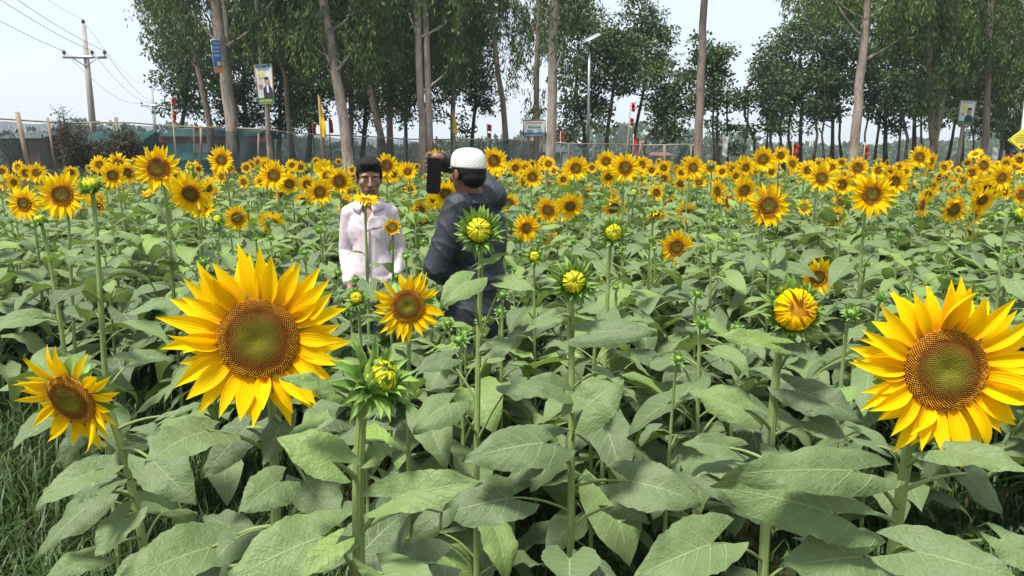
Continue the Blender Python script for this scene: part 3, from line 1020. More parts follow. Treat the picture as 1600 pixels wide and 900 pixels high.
# darker broad-leaved trees behind
DARK = [
    ('round dark tree overhanging the shed on the far left', 34, [(282, 258), (284, 200), (292, 140), (300, 90)], 9, 5, [(275, 110, 34, 34), (262, 70, 28, 22), (300, 150, 24, 36), (310, 90, 40, 40), (258, 175, 8, 16)], M_MIDG),
    ('dark tree filling the gap right of the blue notice', 36, [(385, 258), (383, 180), (380, 100)], 9, 6, [(350, 130, 24, 40), (388, 185, 20, 14), (385, 90, 46, 50), (375, 150, 34, 40), (400, 30, 50, 40), (350, 190, 14, 20)], M_DARK),
    ('dark tree behind the portrait poster and reddish trunk', 37, [(436, 258), (438, 180), (440, 100)], 9, 6, [(440, 110, 44, 60), (430, 185, 36, 26), (470, 150, 30, 30), (480, 60, 44, 60), (470, 180, 26, 22)], M_DARK),
    ('dense dark tree left of the tall yellow flag', 36, [(482, 258), (486, 190), (490, 120)], 10, 6, [(490, 110, 36, 50), (485, 170, 24, 30), (520, 40, 40, 50)], M_DARK),
    ('dense dark tree right of the leaning pinkish trunk', 37, [(566, 258), (570, 180), (575, 100)], 10, 6, [(578, 180, 22, 22), (520, 130, 20, 40), (570, 110, 34, 60), (560, 40, 50, 50), (600, 120, 30, 50), (560, 190, 12, 16)], M_DARK),
    ('dark tree between the leaning trunk and the paired stems', 36, [(632, 258), (634, 180), (640, 100)], 8, 5, [(640, 175, 20, 18), (600, 40, 30, 40), (655, 120, 24, 30), (640, 80, 40, 60), (625, 60, 40, 60), (690, 60, 40, 60), (640, 150, 12, 20)], M_DARK),
    ('bushy dark tree behind the white capped man, crown down to head height', 34, [(736, 258), (738, 210), (745, 150), (742, 90)], 8, 5, [(740, 120, 36, 40), (735, 60, 36, 46), (700, 130, 24, 34), (690, 170, 18, 16), (752, 150, 26, 22), (725, 195, 16, 16)], M_DARK),
    ('leafy tree spreading behind the street lamp', 33, [(915, 258), (912, 200), (900, 140), (905, 60)], 8, 4, [(900, 110, 34, 34), (895, 170, 28, 26), (920, 40, 34, 30), (885, 205, 20, 16), (930, 150, 24, 24), (898, 20, 22, 24)], M_MIDG),
    ('upright leafy tree with forked black limbs right of the street lamp', 32, [(946, 262), (950, 200), (957, 150), (968, 100), (965, 60)], 8, 4, [(955, 70, 34, 26), (965, 110, 30, 30), (940, 95, 24, 20), (985, 80, 26, 30), (935, 185, 14, 20)], M_MIDG),
    ('tallest leafy tree in the middle with a peaked crown', 34, [(985, 262), (992, 205), (1004, 150), (1010, 90), (1000, 20)], 7, 4, [(1000, 20, 26, 26), (1010, 60, 34, 28), (1025, 65, 22, 16), (1000, 110, 40, 26), (1020, 100, 22, 20), (990, -14, 16, 16), (975, 140, 20, 16)], M_MIDG),
    ('low spreading leafy tree left of the bare brown trunk', 31, [(1000, 264), (1010, 215), (1030, 190), (1045, 150)], 6, 4, [(1045, 125, 34, 22), (1060, 160, 28, 26), (1040, 195, 24, 22), (1055, 215, 14, 14), (1020, 160, 20, 14), (1075, 120, 16, 16)], M_MIDG),
    ('narrow leafy tree hugging the bare brown trunk', 30, [(1116, 262), (1115, 200), (1113, 130)], 5, 3, [(1112, 110, 24, 26), (1125, 80, 12, 18), (1095, 80, 18, 26), (1105, 150, 22, 18), (1128, 100, 12, 26)], M_MIDG),
    ('small drooping tree in the sky gap right of the bare brown trunk', 31, [(1138, 262), (1136, 210), (1135, 150)], 4, 3, [(1136, 150, 5, 22), (1138, 195, 6, 18), (1142, 228, 8, 6)], M_MIDG),
    ('pale green tree with a bent trunk at the left edge of the dark grove', 33, [(1180, 262), (1178, 220), (1164, 180), (1165, 140), (1185, 110)], 5, 4, [(1198, 110, 16, 26), (1194, 75, 12, 16), (1204, 150, 20, 22), (1215, 200, 16, 20)], M_MIDG),
    ('broad grey green tree forming the rounded top of the grove', 36, [(1250, 262), (1252, 200), (1255, 140), (1250, 90)], 7, 5, [(1225, 75, 26, 30), (1260, 55, 36, 30), (1290, 25, 26, 20), (1240, 40, 16, 16), (1250, 120, 44, 34), (1230, 165, 34, 24), (1215, 125, 30, 30)], M_MIDG),
    ('dark tree in the grove left of the pale leaning trunk', 35, [(1300, 262), (1302, 200), (1300, 130)], 7, 5, [(1290, 110, 36, 40), (1300, 50, 40, 34), (1325, 10, 26, 22), (1310, 160, 30, 30), (1280, 185, 26, 20), (1325, 90, 30, 44)], M_DARK),
    ('dark tree in the grove right of the pale leaning trunk', 36, [(1385, 262), (1383, 200), (1385, 120)], 8, 5, [(1375, 100, 38, 50), (1385, 50, 44, 40), (1370, 165, 30, 28), (1410, 130, 34, 46), (1400, 190, 20, 16)], M_DARK),
    ('dark tree behind the forked tan gum', 37, [(1430, 262), (1428, 200), (1430, 120)], 8, 5, [(1430, 90, 44, 50), (1430, 150, 30, 34), (1470, 170, 30, 26)], M_DARK),
    ('dark tree behind the hanging green poster', 36, [(1500, 262), (1505, 200), (1508, 130)], 8, 5, [(1505, 100, 40, 50), (1510, 160, 34, 26), (1530, 190, 22, 22), (1485, 60, 40, 50)], M_DARK),
    ('dark tree behind the yellow diamond sign', 35, [(1575, 262), (1572, 200), (1575, 130)], 9, 6, [(1575, 110, 40, 50), (1575, 180, 34, 34), (1600, 70, 50, 50), (1560, 40, 44, 50), (1600, 215, 24, 24)], M_DARK),
]
for lab, D, path, a, b, bl, fm in DARK:
    tree('broadleaf_tree', lab, D, path, a, b, M_BARKD, fm, bl, 'broad', 0.15, 1.5)

# slender bare stems of the grove, standing between the crowns and the field
slim = [(1124, 1120, 190, 36), (1160, 1168, 195, 33), (1196, 1200, 150, 37), (1225, 1222, 170, 34), (1268, 1274, 160, 39), (1318, 1312, 170, 38), (1352, 1360, 160, 39), (1366, 1380, 150, 36),
        (1402, 1410, 160, 40), (1416, 1408, 170, 34), (1443, 1440, 170, 39), (1478, 1492, 170, 38), (1520, 1512, 180, 34), (1560, 1566, 180, 38), (1212, 1206, 180, 40), (1240, 1236, 170, 36), (1288, 1290, 160, 34)]
srel = ['leftmost, just right of the bare brown gum trunk', 'wavy one in the sky gap', 'under the pale green tree', 'under the rounded grove top', 'leaning right in the middle of the left grove', 'close left of the pale leaning gum',
        'first right of the pale leaning gum', 'second right of the pale leaning gum', 'leaning right, midway to the forked gum', 'leaning left, midway to the forked gum', 'close left of the forked gum', 'leaning right of the forked gum',
        'beside the green poster pole', 'rightmost, near the yellow diamond sign', 'thin one near the left grove edge', 'below the broad grey green crown', 'upright one left of the pale leaning gum']
for (x0, x1, yt, D), s in zip(slim, srel):
    xm = (x0 + x1) / 2 + random.uniform(-6, 6)
    tree('slender_tree', 'slender dark grove stem ' + s, D, [(x0, 262), (xm, (262 + yt) / 2), (x1, yt), (x1 + random.uniform(-5, 5), yt - 40)], random.uniform(3.5, 6.5), 3, M_BARKD, M_DARK,
         [(x1, yt - 35, 20, 22), (x1 + random.uniform(-12, 12), yt + 2, 12, 12)], 'broad', 0.18, 1.0, 2, group='slender stems of the grove')


def far_woods():
    """hazy woods a long way beyond the road"""
    mb = MB()
    for k in range(300):
        th = rng.uniform(-0.75, 0.75)
        D = rng.uniform(230, 330)
        x = D * math.tan(th * 0.95)
        h = rng.uniform(5, 9) * (1.0 + 0.35 * math.sin(x * 0.04) + (0.35 if x < -110 else 0))
        n = 150
        q = rng.normal(size=(n, 3)); q /= np.linalg.norm(q, axis=1)[:, None]
        P = q * np.array([6, 5, h * 0.5]) + np.array([x, D, h * 0.55])
        leafquads(mb, P, q + rng.normal(size=(n, 3)) * .5, 2.2, 0.75, rng.random(n) * .8)
    tag(mb.obj('distant_woods', M_MIDG), kind='stuff')


far_woods()


# ------------------------------------------------------------------ fence of bamboo posts, rails and shade net
def mat_net(name, col, dens):
    t = NT(name)
    t.set(col, 0.8, 0.2)
    tr = t.node('ShaderNodeBsdfTransparent')
    n = t.noise(1.2, 4, t.coord())
    n2 = t.noise(9, 3, t.mapped(t.coord(), (1, 1, 0.25)))
    f = t.math('MULTIPLY_ADD', n, 0.55, dens - 0.28)
    f = t.math('ADD', f, t.math('MULTIPLY', t.math('SUBTRACT', n2, 0.5), 0.25), clamp=True)
    mx = t.node('ShaderNodeMixShader')
    t.l.new(f, mx.inputs[0]); t.l.new(tr.outputs[0], mx.inputs[1]); t.l.new(t.p.outputs[0], mx.inputs[2])
    t.l.new(mx.outputs[0], t.out.inputs[0])
    return t.m


M_NET = mat_net('grey_shade_net', (0.075, 0.10, 0.11), 0.60)
M_NETG = mat_net('teal_shade_net', (0.055, 0.105, 0.11), 0.58)
M_NETP = mat_net('pale_shade_net', (0.20, 0.26, 0.27), 0.42)


def fence(name, label, top, mat, posts, rail=True, drop=0.0, extra=None):
    """top: (px, py, D) along the upper edge of the net"""
    T = [at(*q) for q in top]
    root = thing(name, label, 'fence', (T[0].x, T[0].y, float(ground_z(T[0].x, T[0].y))))
    o = -root.location
    X = np.array([[p.x, p.y, p.z] for p in T])
    s = np.concatenate([[0], np.cumsum(np.linalg.norm(np.diff(X[:, :2], axis=0), axis=1))])
    n = max(24, int(s[-1] / 0.12))
    q = np.linspace(0, s[-1], n)
    L = np.stack([np.interp(q, s, X[:, k]) for k in range(3)], -1)
    rows = 12
    V = []
    sag = 0.05 * np.abs(np.sin(q * 1.3)) + 0.03 * np.sin(q * 4.1)
    for r_ in range(rows):
        f = r_ / (rows - 1)
        z0 = L[:, 2] - sag * (1 - f) - drop
        zb = ground_z(L[:, 0], L[:, 1]) - 0.02
        wave = 0.10 * np.sin(q * 3.3 + f * 2) * f + 0.05 * np.sin(q * 9.7 + f * 5)
        V.append(np.stack([L[:, 0], L[:, 1] + wave, z0 * (1 - f) + zb * f], -1))
    mb = MB()
    mb.add(np.concatenate(V) + np.array(o), grid_faces(rows, n))
    mb.obj('netting', mat, root)
    if rail:
        rb = MB()
        P = L[::8].copy() + np.array(o)
        P[:, 1] -= 0.06
        P[:, 2] += 0.02 + 0.02 * np.sin(np.arange(len(P)) * 1.7)
        tube(rb, P, 0.026, 6)
        rb.obj('rail', M_BAMBOO, root)
    for k, (px, pt, lean, wpx) in enumerate(posts):
        D = np.interp(px, [t[0] for t in top], [t[2] for t in top])
        a = at(px, pt, D - 0.1)
        b = at(px + lean, 262, D - 0.1)
        b.z = float(ground_z(b.x, b.y)) - 0.1
        pb = MB()
        tube(pb, [a + o, a.lerp(b, .5) + o + Vector((random.uniform(-.02, .02), 0, 0)), b + o], wpx / 2 * px_m(D), 7)
        pb.obj('post', M_WOOD, root)
    return root


fence('net_fence', 'sagging teal net fence on rough posts along the left bank', [(-60, 184, 18.5), (0, 188, 19.5), (100, 192, 21), (215, 194, 23), (300, 199, 24.5), (385, 203, 26)], M_NETG,
      [(-35, 172, 8, 6), (27, 175, 20, 7), (74, 184, 14, 4), (141, 190, 2, 4), (181, 183, 4, 5), (314, 200, -3, 4)])
fence('net_fence', 'see through grey net fence behind the boy and the man', [(372, 201, 25.6), (470, 209, 26.5), (550, 214, 27.5), (640, 218, 28), (720, 219, 28.5), (790, 219, 29), (840, 224, 29)], M_NET,
      [(404, 208, 0, 3), (505, 206, 2, 4), (590, 214, 0, 3), (632, 214, 0, 4), (682, 213, 0, 3), (752, 216, 0, 3)])
fence('net_fence', 'pale net fence with thin bamboo posts right of the wide sign board', [(775, 219, 28.4), (840, 222, 28), (900, 225, 28), (960, 227, 28.5), (1020, 227, 29), (1085, 227, 30), (1130, 236, 31)], M_NETP,
      [(815, 218, 0, 3), (888, 224, 2, 3), (927, 226, -1, 3), (963, 224, 0, 3), (981, 222, -6, 3), (1002, 219, -8, 3), (1000, 221, 8, 3), (1038, 226, 1, 4), (1080, 227, 0, 3), (1118, 232, 0, 3)])


def cloth_mb(w_, h_, nx, ny, amp, fn=None, seed=0):
    g = random.Random(seed)
    U, V_ = np.meshgrid(np.linspace(0, 1, nx), np.linspace(0, 1, ny), indexing='ij')
    ph = g.uniform(0, 6)
    W = (fn(V_) if fn else 1.0)
    X = U * w_ * W
    Y = amp * np.sin(U * 7 + V_ * 5 + ph) * U + amp * .5 * np.sin(V_ * 13 + ph)
    Z = -V_ * h_ - 0.1 * h_ * U
    mb = MB()
    mb.add(np.stack([X, Y, Z], -1).reshape(-1, 3), grid_faces(nx, ny))
    return mb


# crumpled net lying on the bank
def heap():
    c = at(78, 268, 17.2)
    n = 28
    U, V_ = np.meshgrid(np.linspace(-1, 1, n), np.linspace(-1, 1, n), indexing='ij')
    r2 = np.clip(1 - (U ** 2 + V_ ** 2), 0, 1)
    X = U * 0.62; Y = V_ * 0.4
    Z = 0.16 * r2 + 0.05 * np.sin(U * 13 + V_ * 5) * r2 + 0.04 * np.sin(V_ * 17 - U * 9) * r2
    mb = MB()
    mb.add(np.stack([X, Y, Z], -1).reshape(-1, 3), grid_faces(n, n))
    o = mb.obj('folded_net', simple('teal_net_heap', (0.02, 0.16, 0.17), 0.8, 0.2, 0, 0.5, 14, 0.5), None)
    o.location = (c.x, c.y, float(ground_z(c.x, c.y)) - 0.02)
    tag(o, 'crumpled teal net heaped on the brown bank at the far left', 'netting')


heap()


# dry shrubs by the left fence
def dry_shrub(px, py_top, wpx, D, label, leafy, seed, green=False):
    g = random.Random(seed)
    c = at(px, 262, D)
    gz = float(ground_z(c.x, c.y))
    top = at(px, py_top, D).z
    H = top - gz
    root = thing('dry_shrub', label, 'shrub', (c.x, c.y, gz))
    tb, lb = MB(), MB()
    wm = wpx * px_m(D) / 2
    for k in range(int(14 + leafy * 14)):
        a = g.uniform(0, 6.28)
        r_ = wm * g.uniform(.1, 1)
        h = H * g.uniform(0.45, 1.02)
        e = Vector((math.cos(a) * r_, math.sin(a) * r_ * .6, h))
        pts = bez([(e.x * .35, e.y * .35, -0.02), (e.x * .45, e.y * .4, h * .6), e], 7)
        tube(tb, pts, np.linspace(0.014, 0.004, 7), 4, cap=False)
        for j in range(3, 7):
            for _ in range(2):
                t = Vector(pts[j]) + Vector((g.uniform(-.22, .22), g.uniform(-.15, .15), g.uniform(.02, .22)))
                tube(tb, [pts[j], t], [0.005, 0.003], 3, cap=False)
        m = int(26 * leafy) + 5
        P = np.array(pts)[rng.integers(2, 7, m)] + rng.normal(size=(m, 3)) * np.array([.09, .09, .1])
        leafquads(lb, P, rng.normal(size=(m, 3)), rng.uniform(0.05, 0.11, m), 0.5, rng.random(m))
    tb.obj('stems', M_TWIG, root)
    lb.obj('foliage', M_MIDG if green else M_DRYLF, root)


dry_shrub(112, 196, 60, 21, 'dry brown shrub with a green vine against the teal net', 2.0, 1)
dry_shrub(104, 172, 30, 20.5, 'tall thin dead weed sticking above the left fence', 0.5, 2)
dry_shrub(160, 226, 76, 21.5, 'dense brown dry shrub heap in front of the first power pole', 4.0, 3)
dry_shrub(198, 206, 46, 22, 'dark leafy shrub right of the brown shrub heap', 3.0, 4)
dry_shrub(22, 205, 40, 21, 'sparse grey twigs behind the leftmost fence post', 0.4, 5)
dry_shrub(1072, 236, 40, 31, 'small green bush behind the pale net left of the bare brown trunk', 3.0, 6, True)


# ------------------------------------------------------------------ power line
def pole_at(px, D, H_above, wpx, label, top=None):
    c = at(px, 250, D)
    gz = float(ground_z(c.x, c.y)) if D < 60 else 1.22
    root = thing('utility_pole', label, 'utility pole', (c.x, c.y, gz), 'utility poles of the overhead line')
    H = EYE + H_above - gz
    m = MB()
    tube(m, [(0, 0, -0.3), (0, 0, H * .5), (0, 0, H)], [0.17, 0.14, 0.10], 12)
    m.obj('pole', M_CONC, root)
    az = H - 1.45
    d = Vector((30, 11, 0)).normalized()
    m = MB()
    m.box((0, -0.14, az), (0.98, 0.05, 0.06), M=Matrix.Rotation(0.05, 3, 'Z'))
    for s in (-1, 1):
        tube(m, [(s * 0.62, -0.15, az), (0, -0.12, az - 0.42)], 0.025, 5)
    m.obj('crossarm', M_METAL, root)
    ins = []
    for x, z in ((-0.94, az + .06), (0.36, az + .06), (0.94, az + .06), (0, H)):
        m = MB()
        tube(m, [(x, -0.14 if z < H else 0, z), (x, -0.14 if z < H else 0, z + .08), (x, -0.14 if z < H else 0, z + 0.09), (x, -0.14 if z < H else 0, z + 0.2), (x, -0.14 if z < H else 0, z + 0.26)], [0.02, 0.025, 0.085, 0.075, 0.02], 8)
        m.obj('insulator', M_DKMET, root)
        ins.append(Vector((c.x + x, c.y - (0.14 if z < H else 0), gz + z + 0.22)))
    return ins


i1 = pole_at(150, 36, 6.15, 7, 'nearer concrete power pole with three insulators on its crossarm')
i2 = pole_at(246, 68, 6.2, 4, 'farther thin power pole left of the red flag')
dirn = i1[0] - i2[0]
i0 = [p + Vector((3.4, -16.5, 1.5)) for p in i1]
p0 = i0[0] + Vector((0.94, 0.14, 0))
wl_ = ['lowest overhead wire, to the left end of the crossarm', 'middle overhead wire, to the inner insulator of the crossarm', 'overhead wire to the right end of the crossarm', 'faint top overhead wire to the tip of the power pole']
for k in range(4):
    m = MB()
    pts = []
    for a, b, n in ((i0[k], i1[k], 25), (i1[k], i2[k], 24)):
        for j in range(n):
            t = j / n
            q = a.lerp(b, t)
            q.z -= 4 * (0.35 if n == 25 else 0.8) * t * (1 - t)
            pts.append(q)
    pts.append(i2[k])
    tube(m, pts, 0.011 if k < 3 else 0.007, 4)
    tag(m.obj('overhead_wire', M_WIRE), wl_[k], 'wire', 'wires of the overhead line')


# ------------------------------------------------------------------ street lamp, signs, flags, sheds
def street_lamp():
    D = 30
    c = at(918, 262, D)
    gz = float(ground_z(c.x, c.y))
    root = thing('street_lamp', 'solar street lamp with a tilted panel among the middle trees', 'street lamp', (c.x, c.y, gz))
    o = -root.location
    t = at(921, 70, D)
    m = MB()
    tube(m, [(0, 0, -0.1), t + o], [0.07, 0.045], 10)
    tube(m, bez([at(919, 98, D) + o, at(908, 92, D) + o, at(898, 78, D) + o], 6), 0.025, 6)
    m.obj('pole', M_METAL, root)
    q = at(921, 61, D) + o
    m = MB()
    m.box(tuple(q), (0.44, 0.22, 0.02), M=Matrix.Rotation(R(-24), 3, 'Y') @ Matrix.Rotation(R(20), 3, 'X'))
    m.obj('solar_panel', M_METAL, root)
    q = at(898, 77, D) + o
    m = MB()
    m.box(tuple(q), (0.16, 0.09, 0.04), M=Matrix.Rotation(R(35), 3, 'Y'))
    m.obj('lamp_head', M_METAL, root)
    m = MB()
    m.box(tuple(at(924, 76, D) + o), (0.06, 0.06, 0.12))
    m.obj('battery_box', M_DKMET, root)


street_lamp()
flat = {}


def paint(c):
    if c not in flat:
        flat[c] = simple('print_%d' % len(flat), c, 0.55, 0.3, 0, 0.05, 8, 0)
    return flat[c]


def board(name, label, cat, px, py, wpx, hpx, D, items, yaw=0, roll=0, backing=(0.78, 0.79, 0.78), posts=None, frame=True):
    """a printed board; items are (kind, x, y, w, h, colour) in unit board coordinates"""
    c = at(px, py, D)
    s = px_m(D)
    W, H = wpx * s, hpx * s
    root = thing(name, label, cat, c)
    root.rotation_euler = (0, roll, yaw)
    m = MB()
    m.box((0, 0, 0), (W / 2, 0.012, H / 2))
    m.obj('panel', paint(backing), root)
    for k, it in enumerate(items):
        kind, x, y, a, b, colr = it[:6]
        m = MB()
        yy = -0.016 - 0.003 * k
        cx, cz = (x - .5) * W, (.5 - y) * H
        if kind == 'r':
            V = [(cx - a * W / 2, yy, cz - b * H / 2), (cx + a * W / 2, yy, cz - b * H / 2), (cx + a * W / 2, yy, cz + b * H / 2), (cx - a * W / 2, yy, cz + b * H / 2)]
            m.add(V, np.array([[0, 1, 2, 3]]))
        elif kind == 'e':
            t = np.arange(18) * 2 * PI / 18
            V = np.stack([cx + a * W / 2 * np.cos(t), np.full(18, yy), cz + b * H / 2 * np.sin(t)], -1)
            m.add(V, np.array([list(range(18))]))
        elif kind == 'bust':
            V = [(cx - a * W / 2, yy, cz - b * H / 2), (cx + a * W / 2, yy, cz - b * H / 2), (cx + a * W / 2, yy, cz + b * H * .15), (cx + a * W * .18, yy, cz + b * H * .5), (cx - a * W * .18, yy, cz + b * H * .5), (cx - a * W / 2, yy, cz + b * H * .15)]
            m.add(V, np.array([[0, 1, 2, 3, 4, 5]]))
        elif kind == 'text':        # a line of small lettering, too small to read
            g = random.Random(int(x * 97 + y * 991))
            xx = cx - a * W / 2
            m.add([(xx, yy, cz + b * H * .38), (xx + a * W, yy, cz + b * H * .38), (xx + a * W, yy, cz + b * H * .5), (xx, yy, cz + b * H * .5)], np.array([[0, 1, 2, 3]]))
            while xx < cx + a * W / 2 - b * H * .4:
                wd = b * H * g.uniform(.14, .3)
                z0 = cz - b * H * g.uniform(.3, .5)
                m.add([(xx, yy, z0), (xx + wd, yy, z0), (xx + wd, yy, cz + b * H * .4), (xx + wd * .3, yy, cz + b * H * .4)], np.array([[0, 1, 2, 3]]))
                xx += wd + b * H * g.uniform(.12, .4)
        m.obj({'r': 'colour_block', 'e': 'printed_face', 'bust': 'printed_figure', 'text': 'lettering'}[kind], paint(colr), root)
    if frame:
        m = MB()
        for s1 in (-1, 1):
            m.box((s1 * (W / 2 + .015), 0, 0), (0.018, 0.022, H / 2 + .03))
            m.box((0, 0, s1 * (H / 2 + .015)), (W / 2 - .004, 0.020, 0.018))
        m.obj('frame', M_WOOD, root)
    for p in (posts or []):
        m = MB()
        dx = (p[0] - px) * s
        z = float(ground_z(c.x + dx, c.y)) - c.z
        tube(m, [(dx, 0.06, z), (dx, 0.06, (p[1] - py) * -s)], p[2] / 2 * s, 7)
        m.obj('post', M_WOOD if len(p) < 4 else M_METAL, root)
    return root


SK, SU, GRN, BLU, YL, RD = (0.42, 0.25, 0.17), (0.03, 0.035, 0.06), (0.02, 0.22, 0.09), (0.05, 0.16, 0.48), (0.75, 0.6, 0.05), (0.6, 0.06, 0.03)
board('portrait_poster', 'tall poster with two portraits and a green foot on the gum trunk', 'poster', 414, 132, 25, 56, 25.0, [
    ('r', .5, .42, .94, .78, (0.72, 0.72, 0.66)), ('r', .5, .035, .98, .05, BLU), ('r', .5, .92, .98, .14, GRN), ('text', .5, .93, .75, .07, YL), ('r', .3, .25, .3, .16, (0.75, 0.66, 0.3)), ('text', .5, .1, .8, .06, SU),
    ('bust', .27, .72, .42, .26, (0.65, 0.63, 0.6)), ('e', .27, .56, .24, .14, SK), ('bust', .68, .68, .56, .34, SU), ('r', .68, .62, .12, .2, (0.75, 0.75, 0.75)), ('e', .66, .42, .3, .19, SK), ('e', .66, .345, .3, .08, (0.02, 0.02, 0.02))], yaw=R(-6), roll=R(-3))
board('tied_notice', 'blue notice with a red and orange foot tied to the pale gum trunk', 'notice', 339, 88, 13, 48, 25.6, [
    ('r', .5, .42, .96, .82, BLU), ('text', .5, .12, .7, .06, (0.7, 0.75, 0.8)), ('text', .5, .24, .7, .06, (0.7, 0.75, 0.8)), ('text', .5, .36, .7, .06, (0.7, 0.75, 0.8)), ('text', .5, .48, .7, .06, (0.7, 0.75, 0.8)), ('r', .62, .73, .4, .13, YL), ('r', .5, .92, .96, .13, (0.75, 0.2, 0.08))], yaw=R(35), roll=R(-3), frame=False)
board('sign_board', 'wide low sign board with a green banner over the fence', 'sign board', 835, 200, 32, 22, 27.8, [
    ('r', .5, .5, .96, .92, (0.62, 0.68, 0.66)), ('r', .5, .88, .96, .15, BLU), ('text', .5, .17, .8, .14, RD), ('r', .5, .42, .6, .16, GRN), ('text', .5, .42, .5, .1, (0.75, 0.75, 0.7)), ('r', .3, .7, .3, .16, (0.2, 0.32, 0.22)), ('e', .75, .66, .24, .24, (0.35, 0.42, 0.4))], posts=[(826, 190, 4), (846, 190, 4)])
board('portrait_poster', 'smaller portrait poster with a green foot hung in the right grove', 'poster', 1510, 176, 24, 34, 25.5, [
    ('r', .5, .45, .94, .84, (0.62, 0.66, 0.66)), ('r', .5, .93, .98, .12, GRN), ('text', .5, .08, .7, .08, (0.1, 0.3, 0.2)), ('r', .3, .3, .3, .2, YL), ('bust', .22, .74, .3, .24, (0.6, 0.6, 0.58)), ('e', .22, .58, .18, .16, SK), ('bust', .66, .74, .56, .28, SU), ('e', .66, .46, .3, .3, SK), ('e', .66, .34, .3, .12, (0.02, 0.02, 0.02))],
    yaw=R(6), roll=R(3), posts=[(1510, 190, 6)])


def diamond():
    D = 22
    c = at(1597, 219, D)
    root = thing('warning_sign', 'yellow diamond shaped warning sign on a grey post at the right edge', 'road sign', c)
    s = 22 * px_m(D)
    for k, (q, colr, nm) in enumerate(((1.0, (0.80, 0.68, 0.04), 'plate'), (.93, (0.02, 0.02, 0.02), 'border'), (.87, (0.82, 0.72, 0.05), 'face'))):
        m = MB()
        V = [(s * q, 0, 0), (0, 0, s * .78 * q), (-s * q, 0, 0), (0, 0, -s * .78 * q)]
        if k == 0:
            V = [(x, 0.0, z) for x, y, z in V] + [(x, 0.012, z) for x, y, z in V]
            m.add(V, [np.array([[0, 1, 2, 3], [7, 6, 5, 4], [0, 4, 5, 1], [1, 5, 6, 2], [2, 6, 7, 3], [3, 7, 4, 0]])])
        else:
            m.add([(x, -0.003 * k, z) for x, y, z in V], np.array([[0, 1, 2, 3]]))
        m.obj(nm, paint(colr), root)
    for k, (z, wd) in enumerate(((.32, .6), (.16, .95), (.0, 1.1), (-.16, .9))):
        m = MB()
        g = random.Random(k)
        x = -wd * s / 2
        m.add([(x, -.01, (z + .045) * s), (-x, -.01, (z + .045) * s), (-x, -.01, (z + .06) * s), (x, -.01, (z + .06) * s)], np.array([[0, 1, 2, 3]]))
        while x < wd * s / 2 - .02:
            m.add([(x, -.01, (z - .04) * s), (x + .012, -.01, (z - .05) * s), (x + .018, -.01, (z + .05) * s), (x + .004, -.01, (z + .05) * s)], np.array([[0, 1, 2, 3]]))
            x += g.uniform(.025, .04)
        m.obj('lettering', paint((0.25, 0.16, 0.02)), root)
    m = MB()
    t = np.arange(14) * 2 * PI / 14
    m.add(np.stack([.12 * s * np.cos(t), np.full(14, -.01), -.42 * s + .09 * s * np.sin(t)], -1), np.array([list(range(14))]))
    m.obj('emblem', paint(RD), root)
    m = MB()
    gz = float(ground_z(c.x, c.y)) - c.z
    tube(m, [(0.02, 0.06, gz), (0.02, 0.06, (219 - 160) * px_m(D))], 0.05, 8)
    m.obj('post', M_METAL, root)


diamond()


def flag(px_foot, px_top, py_top, D, col, w_px, h_px, label, seed, lo=0.0, two=None, fn=None):
    a = at(px_foot, 262, D); a.z = float(ground_z(a.x, a.y))
    b = at(px_top, py_top, D)
    root = thing('flag', label, 'flag', a)
    m = MB()
    tube(m, [(0, 0, 0), b - a], [0.03, 0.018], 6)
    m.obj('flagpole', M_BAMBOO, root)
    s = px_m(D)
    for k, (dy, w2, h2) in enumerate([(lo, w_px, h_px)] + (two or [])):
        t = dy / max(1, 262 - py_top)
        p = (b - a) * (1 - t)
        m = cloth_mb(w2 * s, h2 * s, 8, 12, 0.05, fn, seed + k)
        c = m.obj('cloth', col, root)
        c.location = p + Vector((0.02, -0.03, 0))
    return root


taper = lambda v: 0.25 + 0.75 * np.minimum(1, v * 1.6)
flag(277, 267, 152, 22, M_RED, 5, 13, 'two part red flag on a leaning pole left of the blue notice tree', 1, 0, [(18, 5, 18)])
flag(304, 303, 193, 27, M_RED, 5, 12, 'small dark red flag above the green shed roof', 2)
flag(505, 497, 148, 25, M_YEL, 9, 60, 'tall narrow yellow flag on a bamboo pole left of the boy', 3, 0, None, taper)
flag(494, 488, 192, 27, M_RED, 5, 16, 'small red flag hanging left of the tall yellow flag', 4)
flag(518, 514, 186, 28, M_RED, 5, 20, 'small red flag hanging right of the tall yellow flag', 5)
flag(712, 707, 172, 26, M_YEL, 6, 34, 'narrow yellow flag behind the white capped man', 6, 0, None, taper)
flag(764, 761, 194, 27, M_RED, 6, 10, 'small red flag with dry leaves right of the white cap', 7, 0, [(12, 4, 8)])
flag(975, 986, 160, 26, M_RED, 5, 13, 'two part red flag on a leaning white pole between the middle trees', 8, 0, [(17, 5, 12)])
flag(876, 876, 205, 28, M_RED, 4, 16, 'small red flag right of the pale grey gum trunk', 9)


